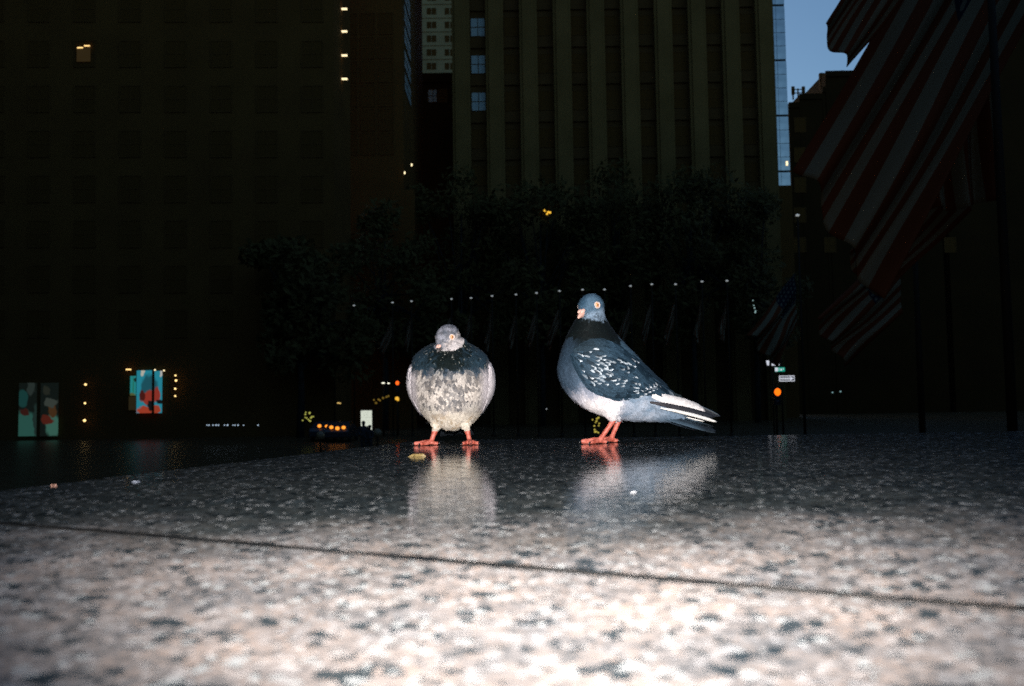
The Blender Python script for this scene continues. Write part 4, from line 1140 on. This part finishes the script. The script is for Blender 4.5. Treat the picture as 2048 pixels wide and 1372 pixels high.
for i, (x_, y_) in enumerate(dots):
    d = 8.0 * FPX / (812 - .015 * x_ - y_)
    flagpole(x_, y_, d, 'slim flagpole with glowing white finial, %s from the left in the far row' % ords[i])
    sgn = -1
    hh = 1820 / d
    y0 = y_ + 1.3 * hh
    lean = .55 + .5 * random.random()
    flag([(x_ - 2, y0), (x_ - 2, y0 + 1.5 * hh), (x_ - lean * hh, y0 + 2.2 * hh), (x_ - (lean - .25) * hh, y0 + 3.2 * hh)], d, 'drooping striped flag on the %s flagpole from the left in the far row' % ords[i], 16, 14, .22, 2.0, i * 1.3, u0=.4)
# nearer poles at the right
flagpole(1595, 430.5, 44, 'flagpole with glowing white finial right of the far row, below the glass tower')
flag([(1591, 545), (1594, 650), (1500, 668), (1556, 735)], 44, 'striped flag hanging at the street signs, left of the big flags', 30, 22, .16, 2.2, .5)
flagpole(1822, 330, 20.2, 'dark flagpole of the lower flag among the big flags', .06, False)
flag([(1795, 480), (1805, 625), (1630, 640), (1690, 730)], 20, 'lower drooping striped flag under the big flags', 40, 28, .10, 2.4, 2.1, wob=.015)
flagpole(2062, -500, 14.2, 'dark flagpole near the right edge carrying the largest flag', .06, False)
flag([(2040, -440), (2120, -60), (1600, 330), (1760, 600)], 14, 'largest striped flag, folded and hanging, right of the open sky', 80, 60, .05, 2.3, .2, wob=.007)
flag([(1790, -230), (1945, -260), (1862, 420), (2015, 400)], 15, 'striped flag hanging straight down behind the largest flag', 50, 40, .06, 2.6, 1.2, wob=.006)
flag([(1915, 240), (1945, 420), (1690, 510), (1762, 600)], 15.6, 'striped flag below the largest flag with its hem turned up', 40, 30, .08, 1.8, 3.0, wob=.012)
flagpole(1962, -420, 13.2, 'dark flagpole just inside the right edge carrying the topmost flag', .06, False)
flag([(1850, -280), (1870, -90), (1642, 60), (1702, 136)], 13, 'topmost striped flag silhouetted against the open sky', 44, 30, .07, 1.5, 2.6, wob=.012)

# ================================================================== street at the plaza's edge: signs, signals, cars, people
WHITE = mat('sign_white', (.75, .76, .8), .35, emit=(.8, .82, .9), es=.75)
BLACK = mat('sign_black', (.012, .012, .014), .4)
GREEN = mat('sign_green', (.01, .3, .2), .35, emit=(.01, .36, .24), es=.8)
def plate(name, p0, p1, d, M, parent, o, th=.03, off=0.0):
    a, b_ = at(*p0, d), at(*p1, d)
    return MB().box(a.x - o.x, b_.x - o.x, off - th, off, b_.z - o.z, a.z - o.z).build(name, M, parent)
DS = 55.0
so = Vector((at(1564, 757, DS).x, DS, PLAZA))
sp1 = tag(empty('street_sign_post', so), 'post with green street name sign and white arrow sign above red signal', 'sign post')
MB().tube([(0, .1, 0), (0, .1, Z(718, 1564, DS) - PLAZA)], [.06, .05], 10).build('pole', POLE, sp1, True)
ow = plate('one_way_sign', (1558, 751.5), (1589, 762.5), DS, WHITE, sp1, so)
plate('sign_field', (1559.3, 753), (1587.7, 761), DS, BLACK, ow, so, .006, -.031)
a = at(1560, 757, DS) - so; b_ = at(1587, 757, DS) - so; hh = (Z(755, 1570, DS) - Z(759, 1570, DS)) / 2
zc = (a.z + b_.z) / 2
MB().add([(a.x, -.041, zc - hh), (b_.x - .22, -.041, zc - hh), (b_.x - .22, -.041, zc - hh * 2), (b_.x, -.041, zc), (b_.x - .22, -.041, zc + hh * 2), (b_.x - .22, -.041, zc + hh), (a.x, -.041, zc + hh)], [(0, 1, 2, 3, 4, 5, 6)]).build('arrow', WHITE, ow)
cu = bpy.data.curves.new('lettering', 'FONT'); cu.body = 'ONE WAY'; cu.size = .13; cu.align_x = 'CENTER'; cu.align_y = 'CENTER'
tmp = bpy.data.objects.new('tmp', cu); COL.objects.link(tmp)
tme = bpy.data.meshes.new_from_object(tmp.evaluated_get(bpy.context.evaluated_depsgraph_get())); bpy.data.objects.remove(tmp)
tme.materials.clear(); tme.materials.append(BLACK)
link('lettering', tme, None, ow, ((a.x + b_.x) / 2 - .08, -.047, zc), (R(90), 0, 0))
gs = plate('street_name_sign', (1549.5, 735), (1569.5, 743), DS, GREEN, sp1, so)
plate('sign_marking', (1549.6, 735.2), (1555.5, 742.8), DS, WHITE, gs, so, .006, -.031)
for (x0, x1, y0, y1) in ((1557, 1558.2, 736.5, 741.5), (1560.5, 1563.5, 737.5, 741.2), (1565.5, 1567, 736.5, 739)):
    plate('sign_marking', (x0, y0), (x1, y1), DS, WHITE, gs, so, .006, -.031)
s2o = Vector((at(1545, 727, DS - 1).x, DS - 1, PLAZA))
sp2 = tag(empty('regulation_sign_post', s2o), 'white traffic signs on a thin post above the green street sign', 'sign post')
MB().tube([(0, .1, 0), (0, .1, Z(718, 1545, DS) - PLAZA)], [.05, .04], 10).build('pole', POLE, sp2, True)
sg = plate('sign_plate', (1543, 721), (1558.5, 731), DS - 1, WHITE, sp2, s2o)
a, b_ = at(1549, 722.5, DS - 1) - s2o, at(1557, 729, DS - 1) - s2o
MB().add([(a.x, -.04, b_.z + .01), (b_.x, -.04, b_.z + .01), (b_.x, -.04, a.z - .03)], [(0, 1, 2)]).build('sign_field', BLACK, sg)
plate('sign_field', (1541.8, 719), (1548.6, 722.6), DS - 1, BLACK, sg, s2o, .006, -.031)
plate('small_sign', (1541, 718), (1545.5, 720.8), DS - 1, WHITE, sp2, s2o, .03, -.04)
w1 = MB(); a, b_, c_, d_ = [at(x, y, DS - 1) - s2o for x, y in ((1532, 721), (1538.5, 721), (1537.5, 731), (1534.5, 731))]
w1.add([(p.x, y_, p.z) for y_ in (-.03, 0) for p in (a, b_, c_, d_)], [(3, 2, 1, 0), (4, 5, 6, 7), (0, 1, 5, 4), (1, 2, 6, 5), (2, 3, 7, 6), (3, 0, 4, 7)]).build('wedge_sign', WHITE, sp2)

RED = mat('red_lens', (.6, .1, .02), .3, emit=(1, .12, .01), es=1.6)
AMBER = mat('amber_lamp', (.8, .3, .05), .3, emit=(1, .30, .03), es=1.6)
def signal(px_, py_, d, label, M, rl=.13, k=1.0):
    p = at(px_, py_, d); o = Vector((p.x, d, PLAZA)); H = p.z - PLAZA
    t = tag(empty('traffic_signal', o), label, 'traffic light')
    MB().tube([(0, .25, 0), (0, .25, H + .5)], [.07, .06], 10).build('pole', POLE, t, True)
    hd_ = MB().box(-.17, .17, -.1, .18, H - .75, H + .25).build('housing', BLACK, t)
    MB().ell((0, -.12, H), ((rl, 0, 0), (0, .05, 0), (0, 0, rl * 1.15)), 14, 10).build('lit_lens', M, t, True)
    for z_ in (-.3, -.58): MB().ell((0, -.1, H + z_), ((.1, 0, 0), (0, .04, 0), (0, 0, .1)), 12, 8).build('dark_lens', BLACK, t, True)
    return t
signal(1554, 784, 53, 'street signal glowing orange red below the arrow sign', mat('orange_red_lens', (.6, .1, .02), .3, emit=(1, .16, .005), es=1.6), .19)
signal(795, 766, 76, 'red traffic light just left of the front-facing pigeon', RED, .15)
# twin white lamps and a yellow lamp on posts
def lamp_post(pts, d, label, M, r_=.14):
    p = at(pts[0][0], pts[0][1], d); o = Vector((p.x, d, PLAZA)); H = p.z - PLAZA
    t = tag(empty('street_lamp', o), label, 'street lamp')
    MB().tube([(0, .1, 0), (0, .1, H + .1)], [.07, .05], 10).build('pole', POLE, t, True)
    for (x, y, rx, rz_) in pts:
        q = at(x, y, d) - o
        MB().tube([(0, .1, H), (q.x, .1, q.z + .12)], [.03, .03], 6).build('arm', POLE, t)
        MB().ell(q, ((rx, 0, 0), (0, .1, 0), (0, 0, rz_)), 12, 8).build('lamp', M, t, True)
    return t
lamp_post([(766.5, 766, .15, .06), (777, 766.5, .11, .06)], 75, 'street lamp with two white lamps left of the red traffic light', mat('cool_lamp', (.9, .9, .8), .3, emit=(1, .97, .75), es=1.3))
lamp_post([(794, 797, .17, .15), (796, 800, .1, .08)], 74, 'yellow street lamp beside the front-facing pigeon', mat('yellow_lamp', (.9, .6, .1), .3, emit=(1, .52, .05), es=.9))
bulb_string('dim amber lights along a canopy left of the yellow street lamp', [(748, 800), (752, 806), (757, 799), (760, 801), (766, 796), (773, 794), (777, 792)], 73, .09, mat('dim_amber', (.5, .3, .05), .4, emit=(.5, .3, .04), es=.28), 'canopy_lights')
bulb_string('two little yellow lights above the orange tail lamps', [(676, 806), (680, 806.5)], 73, .07, mat('small_yellow', (.8, .6, .2), .4, emit=(1, .65, .2), es=.6), 'canopy_lights')
bulb_string('row of tiny bluish white lights low on the left', [(x, 850.3) for x in (414, 418, 426, 432, 437, 449, 455, 466, 470, 476, 487, 516)], 64, .05, mat('blue_white_led', (.8, .85, .9), .3, emit=(.55, .7, .85), es=.8), 'light_row')
rnd = random.Random(3)
bulb_string('small bush of green and gold fairy lights at left centre', [(605 + rnd.random() * 22, 824 + rnd.random() * 20) for _ in range(16)], 62, .055, GRN, 'fairy_lights')
bulb_string('golden fairy lights seen between the side-on pigeon\'s legs', [(1183 + rnd.random() * 16, 832 + rnd.random() * 34) for _ in range(14)] + [(1212, 860), (1211, 864)], 62, .06, mat('gold_green_bulb', (.5, .5, .1), .4, emit=(.75, .60, .10), es=.6), 'fairy_lights')
bulb_string('single tiny white light low between the two pigeons', [(1093, 818)], 60, .06, WHITE_GLOW, 'path_light')
bulb_string('short vertical row of tiny lights left of the nearer flagpole', [(1506, 601), (1507.5, 611), (1509, 616), (1511, 622), (1510.5, 625)], 60, .045, mat('cyan_led', (.6, .8, .8), .3, emit=(.5, .75, .7), es=.5), 'light_row')
bulb_string('pair of tiny bluish lights low right of the signs', [(1665, 785), (1681, 783)], 58, .06, mat('pale_cyan', (.5, .7, .7), .3, emit=(.35, .6, .6), es=.5), 'light_row')

# parked cars with glowing lamps
def car(px_, d, rz, label, body, lamps):
    p = at(px_, 830, d); t = tag(empty('parked_car', (p.x, d, PLAZA), rz), label, 'car', 'cars parked along the street')
    prof = [(-2.3, .35), (-2.35, .75), (-2.2, .98), (-1.7, 1.02), (-1.15, 1.42), (.35, 1.45), (1.05, 1.02), (2.05, .88), (2.3, .65), (2.3, .35)]
    def shell(pr, hw_, ins=0.12):
        mb = MB(); n = len(pr); vs_ = []
        for s_, k in ((-1, 0), (1, 0)):
            for (x, z) in pr:
                vs_.append((x, s_ * (hw_ - ins * sstep(.9, 1.45, z) * 1.6), z))
        fs = [(i, (i + 1) % n, n + (i + 1) % n, n + i) for i in range(n)] + [tuple(range(n - 1, -1, -1)), tuple(range(n, 2 * n))]
        return mb.add(vs_, fs)
    bo = shell(prof, .88).build('body', body, t); bv = bo.modifiers.new('b', 'BEVEL'); bv.width = .06; bv.segments = 2
    gm = MB()
    for s_ in (-1, 1):
        gm.add([(-1.5, s_ * .80, 1.05), (-1.05, s_ * .74, 1.36), (.3, s_ * .74, 1.38), (.85, s_ * .80, 1.05)], [(0, 1, 2, 3)])
    gm.build('side_windows', GLASS, t)
    for x in (-1.4, 1.4):
        for s_ in (-1, 1):
            MB().tube([(x, s_ * .72, .33), (x, s_ * .9, .33)], [.33, .33], 18).build('wheel', BLACK, t)
    for (x, y, z, r_, M) in lamps:
        MB().ell((x, y, z), ((.05, 0, 0), (0, r_, 0), (0, 0, r_ * .85)), 12, 8).build('lamp', M, t, True)
    return t
CARY = mat('cab_yellow', (.55, .33, .02), .3); CARB = mat('car_dark', (.03, .03, .035), .25)
car(684, 66, R(90), 'dark parked car with three amber lamps left of the notice board', CARB, [(-2.36, -.55, 1.05, .14, AMBER), (-2.36, -.12, 1.0, .15, AMBER), (-2.36, .30, 1.08, .14, AMBER)])
car(655, 68, R(90), 'dark parked car with two amber lamps beside the fairy light bush', CARB, [(-2.36, -.42, 1.1, .13, AMBER), (-2.36, .10, 1.13, .14, AMBER)])
# lit notice board
DN = 52.0
no = Vector((at(734, 838, DN).x, DN, PLAZA))
nbd = tag(empty('notice_board', no), 'white lit notice board with lines of small print, left of the pigeons', 'notice board')
NBM = bpy.data.materials.new('lit_notice_print'); NBM.use_nodes = True; N, L, b = nodes_of(NBM)
uv = N.new('ShaderNodeUVMap'); uv.uv_map = 'print'; sx = N.new('ShaderNodeSeparateXYZ'); L.new(uv.outputs[0], sx.inputs[0])
mp = N.new('ShaderNodeMapping'); mp.inputs['Scale'].default_value = (9, 8.5, 1); L.new(uv.outputs[0], mp.inputs[0])
bk_ = N.new('ShaderNodeTexBrick'); bk_.inputs['Scale'].default_value = 1; bk_.inputs['Mortar Size'].default_value = .22; bk_.inputs['Color1'].default_value = (.72, .76, .64, 1)
bk_.inputs['Color2'].default_value = (.25, .28, .22, 1); bk_.inputs['Mortar'].default_value = (.80, .84, .70, 1); bk_.inputs['Brick Width'].default_value = 1.4; bk_.inputs['Row Height'].default_value = .62
L.new(mp.outputs[0], bk_.inputs['Vector']); L.new(bk_.outputs['Color'], b.inputs['Emission Color']); b.inputs['Emission Strength'].default_value = .85
b.inputs['Base Color'].default_value = (.3, .3, .28, 1)
a, b2 = at(722, 821, DN) - no, at(744, 866, DN) - no
me = MB().box(a.x, b2.x, -.08, 0, b2.z, a.z).mesh('lit_panel'); uvl = me.uv_layers.new(name='print')
for lp in me.loops:
    v = me.vertices[lp.vertex_index].co; uvl.data[lp.index].uv = ((v.x - a.x) / (b2.x - a.x), (v.z - b2.z) / (a.z - b2.z))
link('lit_panel', me, NBM, nbd)
MB().box(a.x - .05, b2.x + .05, .001, .1, b2.z - .1, a.z + .05).build('case', BLACK, nbd)
for x_ in (a.x + .1, b2.x - .1): MB().tube([(x_, .05, 0), (x_, .05, b2.z)], [.04, .04], 8).build('post', POLE, nbd)
# people standing on the lower plaza, heads against the board
def person(px_, ytop, d, label, coat, seed, rz=0.0):
    top = at(px_, ytop, d); H = top.z - PLAZA; k = H / 1.72
    t = tag(empty('person', (top.x, d, PLAZA), rz), label, 'person')
    J = dict(pel=(0, 0, .92), sp=(0, .01, 1.15), ch=(0, .02, 1.36), nk=(0, .02, 1.47), hd0=(0, 0, 1.56), hd1=(0, 0, 1.66), hipL=(.1, 0, .88), hipR=(-.1, 0, .88), knL=(.11, -.03, .49), knR=(-.11, .02, .49),
             anL=(.11, .02, .09), anR=(-.12, .05, .09), toL=(.13, -.14, .04), toR=(-.14, -.10, .04), shL=(.19, .02, 1.40), shR=(-.19, .02, 1.40), elL=(.25, .02, 1.12), elR=(-.25, .02, 1.12), wrL=(.2, -.16, .98), wrR=(-.2, -.16, .98), haL=(.13, -.24, 1.0), haR=(-.13, -.24, 1.0))
    rad = dict(pel=.15, sp=.14, ch=.16, nk=.06, hd0=.095, hd1=.09, hipL=.1, hipR=.1, knL=.065, knR=.065, anL=.045, anR=.045, toL=.035, toR=.035, shL=.075, shR=.075, elL=.055, elR=.055, wrL=.04, wrR=.04, haL=.035, haR=.035)
    E = [('pel', 'sp'), ('sp', 'ch'), ('ch', 'nk'), ('nk', 'hd0'), ('hd0', 'hd1'), ('pel', 'hipL'), ('pel', 'hipR'), ('hipL', 'knL'), ('hipR', 'knR'), ('knL', 'anL'), ('knR', 'anR'), ('anL', 'toL'), ('anR', 'toR'), ('ch', 'shL'), ('ch', 'shR'), ('shL', 'elL'), ('shR', 'elR'), ('elL', 'wrL'), ('elR', 'wrR'), ('wrL', 'haL'), ('wrR', 'haR')]
    ks = list(J); me = bpy.data.meshes.new('body'); me.from_pydata([Vector(J[q_]) * k for q_ in ks], [(ks.index(a_), ks.index(b_)) for a_, b_ in E], [])
    o = bpy.data.objects.new('body', me); COL.objects.link(o)
    sk = o.modifiers.new('s', 'SKIN'); sk.use_smooth_shade = True
    for i, q_ in enumerate(ks): me.skin_vertices[0].data[i].radius = (rad[q_] * k, rad[q_] * k)
    me.skin_vertices[0].data[0].use_root = True
    o.modifiers.new('ss', 'SUBSURF').levels = 2
    me2 = bpy.data.meshes.new_from_object(o.evaluated_get(bpy.context.evaluated_depsgraph_get())); bpy.data.objects.remove(o)
    link('body', me2, coat, t)
    MB().ell((0, .015 * k, 1.66 * k), ((.105 * k, 0, 0), (0, .12 * k, 0), (0, 0, .10 * k)), 14, 10).build('hair', mat('dark_hair', (.012, .011, .01), .6), t, True)
    MB().ell((0, -.11 * k, 1.585 * k), ((.014 * k, 0, 0), (0, .02 * k, 0), (0, 0, .022 * k)), 8, 6).build('nose', mat('face_skin', (.25, .15, .1), .6), t, True)
    return t
COAT = mat('dark_coat', (.02, .021, .024), .8)
person(727, 843, 50, 'person in dark coat silhouetted at the left of the lit notice board', COAT, 1, R(15))
person(739, 851, 49, 'shorter person in dark coat at the right of the lit notice board', COAT, 2, R(-20))
# unlit globe lamps
def globe(px_, py_, d, label):
    p = at(px_, py_, d); o = Vector((p.x, d, PLAZA)); H = p.z - PLAZA
    t = tag(empty('globe_lamp', o), label, 'lamp')
    MB().ell((0, 0, H), ((.24, 0, 0), (0, .24, 0), (0, 0, .24)), 18, 12).build('globe', mat('milky_globe', (.20, .14, .07), .5), t, True)
    MB().tube([(0, 0, 0), (0, 0, H - .2)], [.06, .05], 10).build('post', POLE, t, True)
globe(641, 871, 50, 'unlit milky globe lamp low below the amber car lamps')
globe(755, 866, 50, 'unlit milky globe lamp just right of the notice board')
